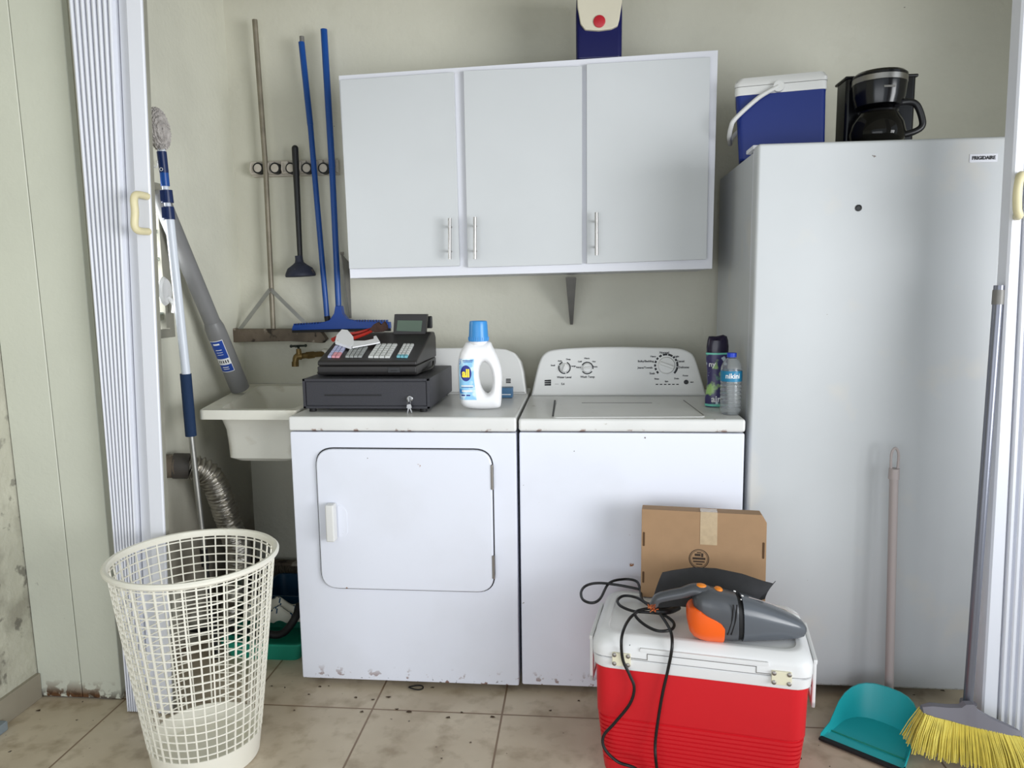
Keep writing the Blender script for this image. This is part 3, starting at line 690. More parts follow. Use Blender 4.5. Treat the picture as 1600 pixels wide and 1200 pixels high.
b = MB(); b.cyl(DP(290, 584), DP(298.5, 681), .0185, n=18); b.build('foam_grip', 'foam', t)
b = MB(); b.cyl(DP(299, 681), DP(319, 862), .0095, n=14); b.build('lower_pole', 'alum', t)
b = MB(); b.cyl(DP(319, 862), DP(331, 960), .0085, n=14); b.cyl(DP(318, 858), DP(321, 884), .013, n=14); _a, _c = DP(319, 862), DP(331, 960); _e = _c + (_c - _a) * ((_c.z - .012) / (_a.z - _c.z)); b.cyl(_c, _e, .011, n=14); b.build('end_grip', 'rubber', t)

# grey pipe leaning on the side wall, foot on the sink rim
pb_ = at(375, 607, z=.945); pt_ = Vector((-.478, .150, 1.66))
d = (pt_ - pb_)
t = thing('grey_pipe', 'grey plastic pipe with a blue sticker, leaning against the side wall on the sink rim', 'pipe', pb_)
b = MB(); b.cyl(pb_ + d * .36, pt_, .0295, n=24); b.lathe([(.0, 0)], (0, 0, 0), 3) if 0 else None; b.build('upper_tube', 'greypvc', t)
b = MB(); R = [(0, .0365), (.31, .0365), (.345, .0355), (.375, .030)]
Q = d.to_track_quat('Z', 'Y').to_matrix().to_4x4()
b.lathe([(r, f * d.length) for f, r in R], pb_, 28, X=Q); b.lathe([(.033, -.0005), (0, -.0004)], pb_, 28, X=Q, mi=1) ; b.build('socket_end', ['greypvc', 'rubber'], t)
# sticker wrapped on the camera side
def wrap(mb, f0, f1, a0, a1, r, mi=0, n=8):
    rows = []
    for f in (f0, f1):
        rows.append([pb_ + Q.to_3x3() @ Vector((math.cos(math.radians(a0 + (a1 - a0) * j / n)) * r, math.sin(math.radians(a0 + (a1 - a0) * j / n)) * r, f * d.length)) for j in range(n + 1)])
    for j in range(n): mb.quad([rows[0][j], rows[0][j + 1], rows[1][j + 1], rows[1][j]], mi)
# find the angle facing the camera
best = max(range(0, 360, 5), key=lambda a: (Q.to_3x3() @ Vector((math.cos(math.radians(a)), math.sin(math.radians(a)), 0))).dot((Cc - pb_).normalized()))
b = MB(); lo, hi = best - 12, best + 70
sg = 1
tst = Q.to_3x3() @ Vector((math.cos(math.radians(best + 40)), math.sin(math.radians(best + 40)), 0))
if tst.x > 0: lo, hi = best - 70, best + 12
wrap(b, .125, .295, lo, hi, .0372, 1); wrap(b, .128, .165, lo + 3, hi - 3, .0375, 0); wrap(b, .198, .292, lo + 3, hi - 3, .0375, 0)
for (f0, f1) in ((.140, .143), (.150, .154), (.273, .281), (.245, .248), (.232, .234), (.22, .222)): wrap(b, f0, f1, lo + 22, hi - 24, .0378, 1)
for k in range(5): wrap(b, .174, .190, lo + 12 + k * 13, lo + 18 + k * 13, .0378, 2, 2)
b.build('sticker', ['labelblue', 'paper', 'ink'], t, label='blue and white sticker')

# laundry sink
def sink():
    zr = .925
    FL = at(310, 641, z=zr); BLk = Vector((-.512, .795, zr)); x1 = -.012
    t = thing('laundry_sink', 'off-white deep laundry sink at the left, between the side wall and the dryer', 'sink', ((FL.x + x1) / 2, .5, .0))
    fy = FL.y
    out = rpoly([(FL.x, fy), (x1, fy), (x1, .792), (BLk.x, .792)], [.02, .01, .01, .02], 5)
    inn = rpoly([(FL.x + .055, fy + .045), (x1 - .03, fy + .045), (x1 - .03, .73), (BLk.x + .075, .73)], .03, 5)
    low = rpoly([(-.31, fy + .11), (x1 - .06, fy + .11), (x1 - .06, .66), (-.33, .66)], .04, 5)
    V = lambda poly, z: [Vector((p[0], p[1], z)) for p in poly]
    b = MB(); b.loft([V(out, zr - .032), V(out, zr - .003), V([(p[0] * .995 + .0012, p[1]) for p in out], zr), V(inn, zr - .002), V(inn, zr - .008)], cap=False)
    rim = b.build('rim', 'sink', t)
    off = .007
    def grow(poly, g):
        cx_ = sum(p[0] for p in poly) / len(poly); cy_ = sum(p[1] for p in poly) / len(poly)
        return [(p[0] + (g if p[0] > cx_ else -g), p[1] + (g if p[1] > cy_ else -g)) for p in poly]
    gi = grow(inn, off); gl = grow(low, off)
    mid = lambda f: [(a[0] * (1 - f) + c[0] * f, a[1] * (1 - f) + c[1] * f) for a, c in zip(gi, gl)]
    b = MB(); b.loft([V(gi, zr - .030), V(mid(.30), zr - .050), V(mid(.72), zr - .085), V(mid(.88), zr - .13), V(gl, zr - .190), V([(p[0] * .98 - .003, p[1]) for p in grow(low, -.012)], zr - .203)], cap=False)
    b.loft([V(inn, zr - .008), V([(a[0] * .5 + c[0] * .5, a[1] * .5 + c[1] * .5) for a, c in zip(inn, low)], zr - .05), V(low, zr - .182)], cap=False)
    tb = V([(p[0] * .98 - .003, p[1]) for p in grow(low, -.012)], zr - .203); b.quad(tb); b.quad(V(low, zr - .182)); b.build('basin', 'sink', t)
    b = MB(); b.tube([(-.17, .5, zr - .203), (-.17, .5, .50), (-.17, .56, .45), (-.17, .70, .45), (-.17, .798, .45)], .022, 14, sm=4); b.build('drain_pipe', 'coolwhite', t)
    for yb_ in (.74,):
        b = MB(); b.box(-.06, -.03, .70, .797, zr - .07, zr - .035, .002); b.build('wall_bracket', 'galv', t); b = MB(); b.box(-.45, -.42, .70, .797, zr - .07, zr - .035, .002); b.build('wall_bracket', 'galv', t)
sink()
# tap
c = at(466, 558, y=.70)
t = thing('water_tap', 'old brass tap with a dark cross handle, above the laundry sink', 'tap', (c.x + .04, .79, c.z))
w0 = Vector((c.x + .085, .79, c.z + .006))
b = MB(); b.tube([w0, (c.x + .05, .745, c.z + .006), (c.x + .012, .705, c.z + .004)], .012, 12, sm=3); b.cyl((c.x + .05, .745, c.z + .006), (c.x + .03, .722, c.z + .005), .016, n=6)
b.tube([(c.x + .012, .705, c.z + .004), (c.x - .006, .695, c.z), (c.x - .010, .690, c.z - .03)], (.016, .012), 12, sm=4); b.cyl((c.x - .010, .690, c.z - .018), (c.x - .0105, .690, c.z - .038), .0145, n=14); b.cyl((c.x + .005, .70, c.z), (c.x + .003, .70, c.z + .035), .013, .010, n=14); b.build('spout', 'brass', t)
b = MB(); b.cyl((c.x + .003, .70, c.z + .033), (c.x + .003, .70, c.z + .048), .005, n=10); b.cyl((c.x - .028, .70, c.z + .046), (c.x + .034, .70, c.z + .048), .0045, n=8); b.cyl((c.x + .003, .672, c.z + .046), (c.x + .003, .728, c.z + .046), .0045, n=8); b.ball((c.x - .028, .70, c.z + .046), .0065); b.ball((c.x + .034, .70, c.z + .048), .0065); b.build('handle', 'iron', t)
b = MB(); b.cyl((w0.x, .7985, w0.z), (w0.x, .775, w0.z), .024, .018, n=16); b.build('wall_collar', 'sink', t)
# vent duct
def duct():
    c0 = at(275, 729, x=-.47); r = .060
    t = thing('vent_duct', 'crinkled silver flexible vent duct coming out of the side wall below the sink', 'vent duct', (XL + .001, c0.y, c0.z - r))
    b = MB(); b.cyl((XL + .001, c0.y, c0.z), (XL + .05, c0.y + .01, c0.z), .041, n=24); b.build('wall_stub', 'oldwood', t)
    b = MB(); b.cyl((XL + .035, c0.y + .01, c0.z), (XL + .085, c0.y + .03, c0.z - .005), .045, n=24); b.build('collar', 'darkgrey', t)
    P = cr([(XL + .072, c0.y + .028, c0.z - .004)] + [tuple(at(u, v, y=c0.y + dy)) for u, v, dy in ((322, 738, .06), (340, 765, .09), (352, 800, .12), (366, 840, .15), (374, 870, .20))] + [(-.12, c0.y + .30, .22), (-.02, c0.y + .34, .20)][:0] + [(-.44, .385, .05)], 44)
    rings = []; up = Vector((0, 0, 1)); n = 22; m = len(P); L = 0
    for i in range(m):
        T = (P[min(i + 1, m - 1)] - P[max(i - 1, 0)]).normalized(); A = T.cross(up).normalized(); up = A.cross(T).normalized()
        if i: L += (P[i] - P[i - 1]).length
        rr = .041 + .0045 * math.sin(2 * math.pi * L / .0145)
        rings.append([P[i] + (A * math.cos(2 * math.pi * j / n) + up * math.sin(2 * math.pi * j / n)) * (rr + random.uniform(-.0012, .0012)) for j in range(n)])
    b = MB(); b.loft(rings); b.build('flexible_hose', 'foil', t, ang=70)
duct()

# ================================================================== THINGS ON THE FLOOR BEHIND THE BASKET
# green tub
ca = at(462, 1031, z=0)
t = thing('plastic_tub', 'sea-green plastic tub on the floor left of the dryer', 'tub', (-.19, .26, 0))
lo_ = rrect(-.34, -.075, .153, .40, .03); hi_ = rrect(-.36, -.055, .135, .42, .035)
b = MB(); V = lambda poly, z: [Vector((p[0], p[1], z)) for p in poly]
inner = lambda poly, g: [(p[0] + (g if p[0] < -.2 else -g), p[1] + (g if p[1] < .28 else -g)) for p in poly]
b.loft([V(lo_, .0), V(hi_, .062), V(inner(hi_, -.006), .064), V(inner(hi_, -.006), .070), V(inner(hi_, .003), .070), V(inner(lo_, .003), .004)]); b.build('tub_body', 'tubgreen', t)
# dark blue basin with cloth
b = MB(); lo2 = rrect(-.35, -.06, .46, .66, .03); hi2 = rrect(-.365, -.045, .45, .68, .03)
b.loft([V(lo2, 0), V(hi2, .10), V(inner(hi2, -.006), .102), V(inner(hi2, -.006), .110), V(inner(hi2, .003), .110), V(inner(lo2, .003), .004)])
solo(b, 'storage_bin', 'tubblue', 'dark blue plastic bin on the floor behind the green tub', 'bin')
# folded cloth on the green tub
b = MB(); nu, nv = 40, 30; G = []
for i in range(nu + 1):
    row = []
    for j in range(nv + 1):
        u = i / nu; v = j / nv
        row.append(Vector((-.33 + .235 * u, .30 + .11 * v + .01 * math.sin(9 * u), .070 + .070 * math.sin(math.pi * min(1, .15 + v * .8)) * (1 - .55 * max(0, u - .55) / .45) + .012 * math.sin(14 * u + 3 * v) + .006 * math.sin(20 * v))))
    G.append(row)
bot_ = [[Vector((p.x, p.y, max(.0715, p.z - .03))) for p in r] for r in G]
for i in range(nu):
    for j in range(nv):
        mi = 1 if ((i + int(1.5 * math.sin(j * .7))) % 9 == 2 or (j + int(1.2 * math.sin(i * .5))) % 9 == 3) else 0
        b.quad([G[i][j], G[i + 1][j], G[i + 1][j + 1], G[i][j + 1]], mi); b.quad([bot_[i][j + 1], bot_[i + 1][j + 1], bot_[i + 1][j], bot_[i][j]], 0)
for i in range(nu):
    b.quad([G[i][0], bot_[i][0], bot_[i + 1][0], G[i + 1][0]]); b.quad([G[i + 1][nv], bot_[i + 1][nv], bot_[i][nv], G[i][nv]])
for j in range(nv):
    b.quad([G[nu][j], bot_[nu][j], bot_[nu][j + 1], G[nu][j + 1]]); b.quad([G[0][j + 1], bot_[0][j + 1], bot_[0][j], G[0][j]])
bmesh.ops.remove_doubles(b.bm, verts=b.bm.verts, dist=.0001)
solo(b, 'folded_cloth', ['cloth', 'tubblue'], 'off-white cloth with blue stripes lying over the green tub', 'cloth', ang=60)
# dark hose curl
P = [at(u, v, y=yy) for u, v, yy in ((300, 985, .20), (360, 1012, .19), (410, 1008, .18), (440, 992, .18), (461, 966, .19), (468, 945, .24))]
b = MB(); b.tube([Vector((p.x, p.y, max(p.z, .086))) for p in P], .014, 12, sm=8)
solo(b, 'dark_hose', 'rubber', 'dark hose curled over the edge of the green tub', 'hose')
# push broom head behind
t = thing('push_brush', 'long brush head with grey bristles, behind the tub at the foot of the back wall', 'brush', (-.22, .745, 0))
b = MB(); b.box(-.50, -.03, .715, .765, .128, .142, .004); b.build('wood_block', 'oldwood', t)
b = MB(); bm_ = b.bm
for i in range(86):
    for j in range(4):
        x = -.495 + i * .0054; y = .722 + j * .012; a = Vector((x + random.uniform(-.001, .001), y, .129)); c = Vector((x + random.uniform(-.006, .006), y + random.uniform(-.006, .006), .076 + random.uniform(0, .008)))
        b.cyl(a, c, .0018, .0012, n=4)
o = b.build('bristles', 'brushhair', t); o['kind'] = 'stuff'
b = MB(); b.box(-.51, -.02, .70, .775, .0, .074, .004); solo(b, 'low_ledge', 'darkgrey', 'dark low block against the back wall under the brush', 'block')

# ================================================================== LAUNDRY BASKET
def basket():
    c = Vector((-.131, -.392, 0)); Hh = .600; rt = .217; rb = .143; hb = .075
    t = thing('laundry_basket', 'tall ivory plastic mesh laundry basket in front of the folded door', 'laundry basket', c)
    def R(z): return rb + (rt - rb) * (z / Hh) ** .95
    SY = .98
    def ringpts(r, z, n=72): return [Vector((c.x + r * math.cos(2 * math.pi * j / n), c.y + r * SY * math.sin(2 * math.pi * j / n), z)) for j in range(n)]
    b = MB(); b.loft([ringpts(.002, .012), ringpts(R(0) - .008, .012), ringpts(R(0) - .004, .0), ringpts(R(0), .003), ringpts(R(hb), hb), ringpts(R(hb) - .004, hb), ringpts(R(.02) - .005, .02), ringpts(.002, .019)], cap=True); b.build('base', 'basket', t)
    b = MB(); tw = .0026
    nr = 21
    for i in range(nr):
        z = hb + .004 + (Hh - .016 - hb) * (i + .5) / nr; r = R(z)
        b.loft([ringpts(r - tw, z - .0017), ringpts(r, z - .0017), ringpts(r, z + .0017), ringpts(r - tw, z + .0017)], closed=True)
    nv = 40
    for j in range(nv):
        a = 2 * math.pi * (j + .3) / nv; ww = .0028 if j % 4 else .0034
        ca, sa = math.cos(a), math.sin(a); tg = Vector((-sa, ca * SY, 0)) * ww * .62
        def ctr(r, z): return Vector((c.x + r * ca, c.y + r * SY * sa, z))
        rings = []
        for z in [hb - .004 + (Hh - .010 - hb) * k / 6 for k in range(7)]:
            r = R(z); o = ctr(r + .0006, z); i2 = ctr(r - tw - .0006, z); rings.append([o - tg, o + tg, i2 + tg, i2 - tg])
        b.loft(rings)
    b.build('lattice_wall', 'basket', t)
    b = MB(); zt = Hh
    b.loft([ringpts(rt - .005, zt - .017), ringpts(rt + .001, zt - .017), ringpts(rt + .004, zt - .013), ringpts(rt + .010, zt - .010), ringpts(rt + .011, zt - .003), ringpts(rt + .006, zt + .002), ringpts(rt - .002, zt + .001), ringpts(rt - .006, zt - .005)], closed=True); b.build('rim', 'basket', t)
basket()

# ================================================================== CASH DRAWER AND REGISTER
ZT = .9215
def cash():
    x0, x1, y0, y1, z0, z1 = .019, .447, .080, .500, ZT + .012, 1.033
    t = thing('cash_box', 'black metal cash drawer with keys in its lock, on top of the dryer', 'cash drawer', ((x0 + x1) / 2, .29, ZT))
    b = MB(); b.box(x0, x1, y0 + .006, y1, z0, z1, .003); b.box(x0, x1, y0, y0 + .008, z0, z0 + .008, .001); b.box(x0, x1, y0, y0 + .008, z1 - .008, z1, .001); b.box(x0, x0 + .009, y0, y0 + .008, z0, z1, .001); b.box(x1 - .009, x1, y0, y0 + .008, z0, z1, .001); b.build('housing', 'drawerblack', t)
    b = MB(); b.box(x0 + .0115, x1 - .0115, y0 + .001, y0 + .0059, z0 + .0105, z1 - .0105, .0015)
    f = b.build('drawer_front', 'drawerblack', t)
    a = at(507, 617.5, y=y0); c = at(596, 617.5, y=y0); b = MB(); b.box(a.x, c.x, y0 - .0005, y0 + .0015, a.z - .0025, a.z + .0025); b.build('slot', 'black', f)
    k = at(640.5, 623, y=y0); b = MB(); b.lathe([(.0105, -.001), (.0105, .003), (.009, .004), (.007, .004), (.0068, .002), (0, .002)], (k.x, y0, k.z), 24, X=Matrix.Rotation(math.radians(90), 4, 'X')); lk = b.build('lock', 'chrome', f)
    b = MB(); b.box(k.x - .0015, k.x + .0015, y0 - .020, y0 - .002, k.z - .008, k.z + .006, .0005)
    b.tube([Vector((k.x + .006 * math.cos(q), y0 - .016, k.z - .012 + .008 * math.sin(q))) for q in [i * math.pi / 5 for i in range(10)]], .0008, 5, closed=True, sm=0)
    for an in (-20, 12):
        X = Matrix.Translation((k.x, y0 - .015 + an * .0001, k.z - .018)) @ Matrix.Rotation(math.radians(an), 4, 'Y')
        b.prism(rpoly([(-.006, -.012), (.006, -.012), (.007, 0), (0, .003), (-.007, 0)], .002, 3), -.0008, .0008, X=X); b.box(-.002, .002, -.0007, .0007, -.028, -.011, X=X)
    b.build('key', 'chrome', lk)
    for x in (x0 + .025, x1 - .025):
        for y in (y0 + .02, y1 - .03):
            b = MB(); b.cyl((x, y, ZT + .0005), (x, y, z0 + .001), .012, n=16); b.build('foot', 'rubber', t)
    # register
    zb = z1 + .001; yf = .135
    rx0, rx1 = at(495, 570, y=yf).x, at(650, 570, y=yf).x
    zf = at(560, 563, y=yf).z; yb2 = .40; zk = at(560, 520, y=yb2).z
    r = thing('cash_register', 'black electronic cash register with a small display, standing on the cash drawer', 'cash register', ((rx0 + rx1) / 2, .29, zb))
    def side(x): return [Vector((x, yf + .012, zb + .003)), Vector((x, yf, zb + .014)), Vector((x, yf, zf - .026))]
    # lower shell and upper shell from side profiles
    low = [(yf + .012, zb + .003), (yf + .002, zb + .012), (yf, zf - .020), (yb2 + .075, zf - .020), (yb2 + .075, zb + .012), (yb2 + .06, zb + .003)]
    b = MB()
    def extr(prof, xa_, xb2, bev=.006, mi=0):
        tt = bmesh.new(); A = [tt.verts.new((xa_, p[0], p[1])) for p in prof]; B = [tt.verts.new((xb2, p[0], p[1])) for p in prof]; n = len(prof)
        tt.faces.new(A); tt.faces.new(B[::-1])
        for j in range(n): tt.faces.new((A[(j + 1) % n], A[j], B[j], B[(j + 1) % n]))
        bmesh.ops.recalc_face_normals(tt, faces=tt.faces)
        if bev: bmesh.ops.bevel(tt, geom=list(tt.edges), offset=bev, segments=3, affect='EDGES', profile=.5)
        b.merge(tt, mi)
    extr(low, rx0, rx1, .005); b.build('lower_shell', 'regblack', r)
    b = MB(); up_ = [(yf + .001, zf - .019), (yf + .001, zf - .004), (yf + .008, zf), (yb2, zk), (yb2 + .05, zk), (yb2 + .074, zk - .02), (yb2 + .074, zf - .019)]
    extr(up_, rx0 + .001, rx1 + .002, .006); us = b.build('upper_shell', 'regblack', r)
    sl = (zk - zf) / (yb2 - yf - .008); N = Vector((0, -sl, 1)).normalized(); P0 = Vector((0, yf + .008, zf + .0005))
    kp = atp(505, 561, P0, N)
    # key fields
    def field(c4, nc, nr, mats, name='key'):
        A, B, C_, D = [atp(u, v, P0, N) for u, v in c4]   # bottom-left, bottom-right, top-right, top-left
        for i in range(nc):
            for j in range(nr):
                m = mats(i, j)
                if m is None: continue
                g = .045
                def Q_(s, q): return (A * (1 - s) + B * s) * (1 - q) + (D * (1 - s) + C_ * s) * q
                c = [Q_((i + g) / nc, (j + g) / nr), Q_((i + 1 - g) / nc, (j + g) / nr), Q_((i + 1 - g) / nc, (j + 1 - g) / nr), Q_((i + g) / nc, (j + 1 - g) / nr)]
                cc = (c[0] + c[1] + c[2] + c[3]) / 4; top_ = [cc + (p - cc) * .86 + N * .007 for p in c]
                mb = MB(); mb.hexa(c + top_, .0008, 1); mb.build(name, m, r)
    sc_ = lambda x, y: (480 + x / 7.27, 480 + y / 7.27)
    field([sc_(228, 578), sc_(365, 580), sc_(455, 452), sc_(318, 450)], 3, 5, lambda i, j: 'keypink' if (i > 0 and j < 2) else 'keylilac')
    field([sc_(430, 577), sc_(620, 577), sc_(695, 458), sc_(505, 458)], 4, 4, lambda i, j: 'keygrey')
    field([sc_(688, 580), sc_(940, 582), sc_(1030, 430), sc_(790, 430)], 4, 6, lambda i, j: 'keywhite')
    field([sc_(1012, 577), sc_(1140, 580), sc_(1218, 430), sc_(1095, 430)], 3, 6, lambda i, j: 'keyteal' if j == 0 else 'keywhite')
    # display
    yd = .395
    q = [at(616, 491, y=yd), at(667, 491, y=yd), at(664, 527, y=yd - .012), at(614, 526, y=yd - .012)]
    b = MB(); dp = Vector((0, .03, 0)); b.hexa([q[3], q[2], q[2] + dp, q[3] + dp, q[0], q[1], q[1] + dp, q[0] + dp], .002); ds = b.build('display', 'regblack', r)
    b = MB(); e = Vector((0, -.0015, 0)); s4 = [at(621.5, 500.5, y=yd - .003) + e, at(660, 501, y=yd - .003) + e, at(658, 518, y=yd - .009) + e, at(619.5, 517, y=yd - .009) + e]
    b.hexa([s4[3], s4[2], s4[2] + Vector((0, .004, 0)), s4[3] + Vector((0, .004, 0)), s4[0], s4[1], s4[1] + Vector((0, .004, 0)), s4[0] + Vector((0, .004, 0))]); b.build('screen', 'lcd', ds, label='grey-green display screen')
    b = MB(); p = at(640, 528, y=.40); b.box(p.x - .05, p.x + .05, .392, .43, zk - .004, zk + .012, .003); b.build('display_mount', 'blackp', r)
    b = MB(); a = at(668, 494, y=.45); c = at(675, 513, y=.45); b.box(a.x - .04, c.x, .45, .465, c.z, a.z, .004, 3); b.box(a.x - .03, a.x - .01, .452, .462, zk - .002, c.z, .002); b.build('customer_display', 'blackp', r)
    p = at(615, 578, y=yf); b = MB(); b.box(p.x - .02, p.x + .022, yf - .0015, yf + .002, p.z - .009, p.z + .009, .001); b.box(p.x - .010, p.x + .012, yf - .0025, yf, p.z - .004, p.z - .001, mi=1); b.build('lock_panel', ['blackp', 'black'], r)
    # cable squeezed under the register
    b = MB(); zz = zb + .004
    b.tube([(rx0 + .05, yf + .03, zz), (rx0 - .006, yf + .03, zz + .004), (rx0 - .010, yf + .08, zz + .012), (rx0 - .006, yf + .16, zz + .02)], .004, 8)
    b.tube([(rx1 - .02, yf + .06, zz), (rx1 + .012, yf + .12, zz + .004), (rx1 + .015, yf + .2, zz + .008), (rx1 + .008, yf + .25, zz + .022)], .004, 8); b.build('power_cord', 'cordblack', r)
    return P0, N, zk, yb2
RP0, RN, ZK, YB2 = cash()
# pliers lying on the register
def on(u, v, h=0): return atp(u, v, RP0 + RN * h, RN)
t = thing('pliers', 'rusty pliers with red grips lying on the cash register beside the white plastic piece', 'pliers', on(560, 520, .0))
b = MB(); b.tube([on(520, 531, .013), on(535, 524, .013), on(560, 520, .013), on(580, 514, .013)], (.008, .005), 8); b.tube([on(528, 535, .013), on(550, 529, .013), on(570, 522, .013), on(583, 516, .013)], (.008, .005), 8); b.build('grip', 'pliersred', t)
def ob(u, v, h=0): return at(u, v, z=ZK + .010 + h)
b = MB(); J = [at(u, v, y=.39) for u, v in ((578, 516), (585, 507), (592, 503), (597, 507), (602, 502), (606, 508), (607, 515), (600, 518), (588, 519))]
b.prism([(p.x, p.z) for p in J], .372, .392, .003); b.build('jaws', 'rusty', t)
# white plastic piece
t = thing('white_plastic_clip', 'white plastic clip with a wide wedge end, lying on the register keys', 'clip', on(540, 540, 0))
b = MB(); W = [on(u, v, .010) for u, v in ((524, 537), (527, 530), (535, 521), (544, 522), (553, 533), (552, 541), (548, 545))]
nn = RN * .016
b.loft([[p - RN * .002 for p in W], [p + nn * (.5 if k in (0, 6, 5) else 1) for k, p in enumerate(W)]]); b.build('wedge', 'jug', t)
W = [on(u, v, .012) for u, v in ((549, 534), (570, 534), (584, 531), (584, 527), (588, 526), (594, 536), (585, 538), (568, 541), (551, 544))]
b = MB(); b.loft([[p for p in W], [p + RN * .004 for p in W]]); b.build('arm', 'jug', t)

# ================================================================== DETERGENT JUG
def jug():
    yc = .150; T = .030
    t = thing('detergent_jug', 'white detergent jug with a blue cap, on the dryer beside the cash register', 'detergent jug', (.60, yc, ZT))
    def S(u, v): p = at(u, v, y=yc); return Vector((p.x, p.z))
    outl = [S(u, v) for u, v in ((731, 538), (724, 546), (719, 556), (716, 572), (716, 590), (717, 610), (719, 627), (722, 636), (730, 641), (748, 643), (768, 642.5), (781, 640), (783.5, 630), (784, 612), (784.5, 592), (782.5, 576), (777, 560), (770, 546), (765, 538), (748, 537.5))]
    z_low = min(p.y for p in outl); dz = ZT + .001 - z_low
    outl = [Vector((p.x, p.y + dz)) for p in outl]
    pts3 = cr([Vector((p.x, p.y, 0)) for p in outl], 4, True); O = [Vector((p.x, p.y)) for p in pts3]
    hc = S(759.5, 594) + Vector((0, dz)); a_, b_ = .0225, .052; n = len(O)
    # start both loops at matching angles
    def hole(p):
        d = p - hc; ang = math.atan2(d.y / 1.5, d.x); q = Vector((a_ * math.cos(ang), b_ * math.sin(ang))); c, s = math.cos(math.radians(6)), math.sin(math.radians(6)); return hc + Vector((q.x * c - q.y * s, q.x * s + q.y * c))
    Hl = [hole(p) for p in O]
    def prof(d): return math.sqrt(max(0, 1 - (1 - min(d / .026, 1)) ** 2))
    K = 14; front = []; back = []
    for k in range(K + 1):
        s = .5 - .5 * math.cos(math.pi * k / K)
        fr = []; bk = []
        for p, h in zip(O, Hl):
            q = p.lerp(h, s); d = min((q - p).length, (q - h).length * 1.6); w = T * prof(d) * (1 if q.y > ZT + .02 else .94)
            w = max(w, .0005); fr.append(Vector((q.x, yc - w, q.y))); bk.append(Vector((q.x, yc + w, q.y)))
        front.append(fr); back.append(bk)
    b = MB(); b.loft(front + back[::-1], closed=True); bmesh.ops.remove_doubles(b.bm, verts=b.bm.verts, dist=.0002); body = b.build('body', 'jug', t, ang=70)
    nk = S(748, 538) + Vector((0, dz)); b = MB(); zt = nk.y
    b.lathe([(.029, -.010), (.031, .0), (.029, .003)], (nk.x, yc, zt), 28); b.build('neck', 'jug', t)
    b = MB(); r0 = .0335; pr = [(r0 * .98, .002), (r0, .004), (r0, .016), (r0 * .955, .018), (r0 * .90, .055), (r0 * .86, .066), (r0 * .82, .068), (r0 * .78, .064), (0, .062)]
    b.lathe(pr, (nk.x, yc, zt), 36)
    for j in range(30):
        a = 2 * math.pi * j / 30; b.cyl((nk.x + r0 * math.cos(a), yc + r0 * math.sin(a), zt + .005), (nk.x + r0 * math.cos(a), yc + r0 * math.sin(a), zt + .015), .0012, n=5)
    b.build('cap', 'capblue', t, label='sky blue screw cap')
    # label following the front surface
    def surf(x, z, e=.0007):
        q = Vector((x, z)); d = min(min((q - p).length for p in O), min((q - h).length for h in Hl) * 1.6); return Vector((x, yc - T * prof(d) - e, z))
    rows = []; nz = 16; nx = 10
    for i in range(nz + 1):
        f = i / nz; v = 564 + f * 63; ul = 719.2 - .6 * math.sin(f * 3.14) + f * 1.5; ur = 742.5 + (8 * (f - .45) if f > .45 else 0)
        row = []
        for j in range(nx + 1):
            p = S(ul + (ur - ul) * j / nx, v) + Vector((0, dz)); row.append(surf(p.x, p.y))
        rows.append(row)
    b = MB()
    for i in range(nz):
        for j in range(nx): b.quad([rows[i][j], rows[i][j + 1], rows[i + 1][j + 1], rows[i + 1][j]])
    bmesh.ops.remove_doubles(b.bm, verts=b.bm.verts, dist=.00005)
    lb = b.build('front_label', 'lblblue', body, label='pale blue front label reading all')
    b = MB(); c = S(730.3, 586) + Vector((0, dz)); ce = surf(c.x, c.y, .0012); ee = [surf(c.x + .0185 * math.cos(q), c.y + .0265 * math.sin(q), .0011) for q in [i * math.pi / 16 for i in range(32)]]
    for k in range(8):
        q0 = [surf(c.x + .0185 * k / 8 * math.cos(i * math.pi / 16), c.y + .0265 * k / 8 * math.sin(i * math.pi / 16), .0014) for i in range(32)]; q1 = [surf(c.x + .0185 * (k + 1) / 8 * math.cos(i * math.pi / 16), c.y + .0265 * (k + 1) / 8 * math.sin(i * math.pi / 16), .0014) for i in range(32)]
        for i in range(32): b.quad([q0[i], q1[i], q1[(i + 1) % 32], q0[(i + 1) % 32]] if k else [ce + Vector((0, -.0002, 0)), q1[i], q1[(i + 1) % 32]], 0)
    tb = MB(); tb.text('all', .036, Matrix.Identity(4), bold=.0016, ext=0, sx=.80)
    for v in tb.bm.verts: q = surf(c.x + v.co.x, c.y + v.co.y - .001, .0028); v.co = q
    b.merge(tb.bm, 1)
    for (u0, u1, v0, v1, mi) in ((723, 742, 604.5, 606.5, 2), (723, 741, 607.2, 608, 0), (724, 740.5, 612, 614.8, 2), (723, 729, 619, 621, 0), (731, 737, 619, 621, 0), (725, 741, 566, 567, 0), (726, 740, 568.3, 569, 0)):
        A, B = S(u0, v0) + Vector((0, dz)), S(u1, v1) + Vector((0, dz)); n_ = 5
        for k in range(n_):
            xa_, xb2 = A.x + (B.x - A.x) * k / n_, A.x + (B.x - A.x) * (k + 1) / n_
            b.quad([surf(xa_, A.y, .0015), surf(xb2, A.y, .0015), surf(xb2, B.y, .0015), surf(xa_, B.y, .0015)], mi)
    b.build('label_print', ['lbldeep', 'yellow', 'paper'], lb, label='yellow word on a dark blue oval')
jug()
p0 = at(784, 624, y=.40); p1 = at(800.5, 603, y=.40)
b = MB(); b.box(p0.x - .02, p1.x, .40, .44, ZT + .0005, at(790, 606, y=.40).z, .003); b.box(p0.x + .001, p1.x - .006, .3992, .4, ZT + .012, ZT + .015, mi=1)
solo(b, 'small_pack', ['smallblue', 'paper'], 'small steel-blue pack at the back of the dryer top, behind the detergent jug', 'pack')

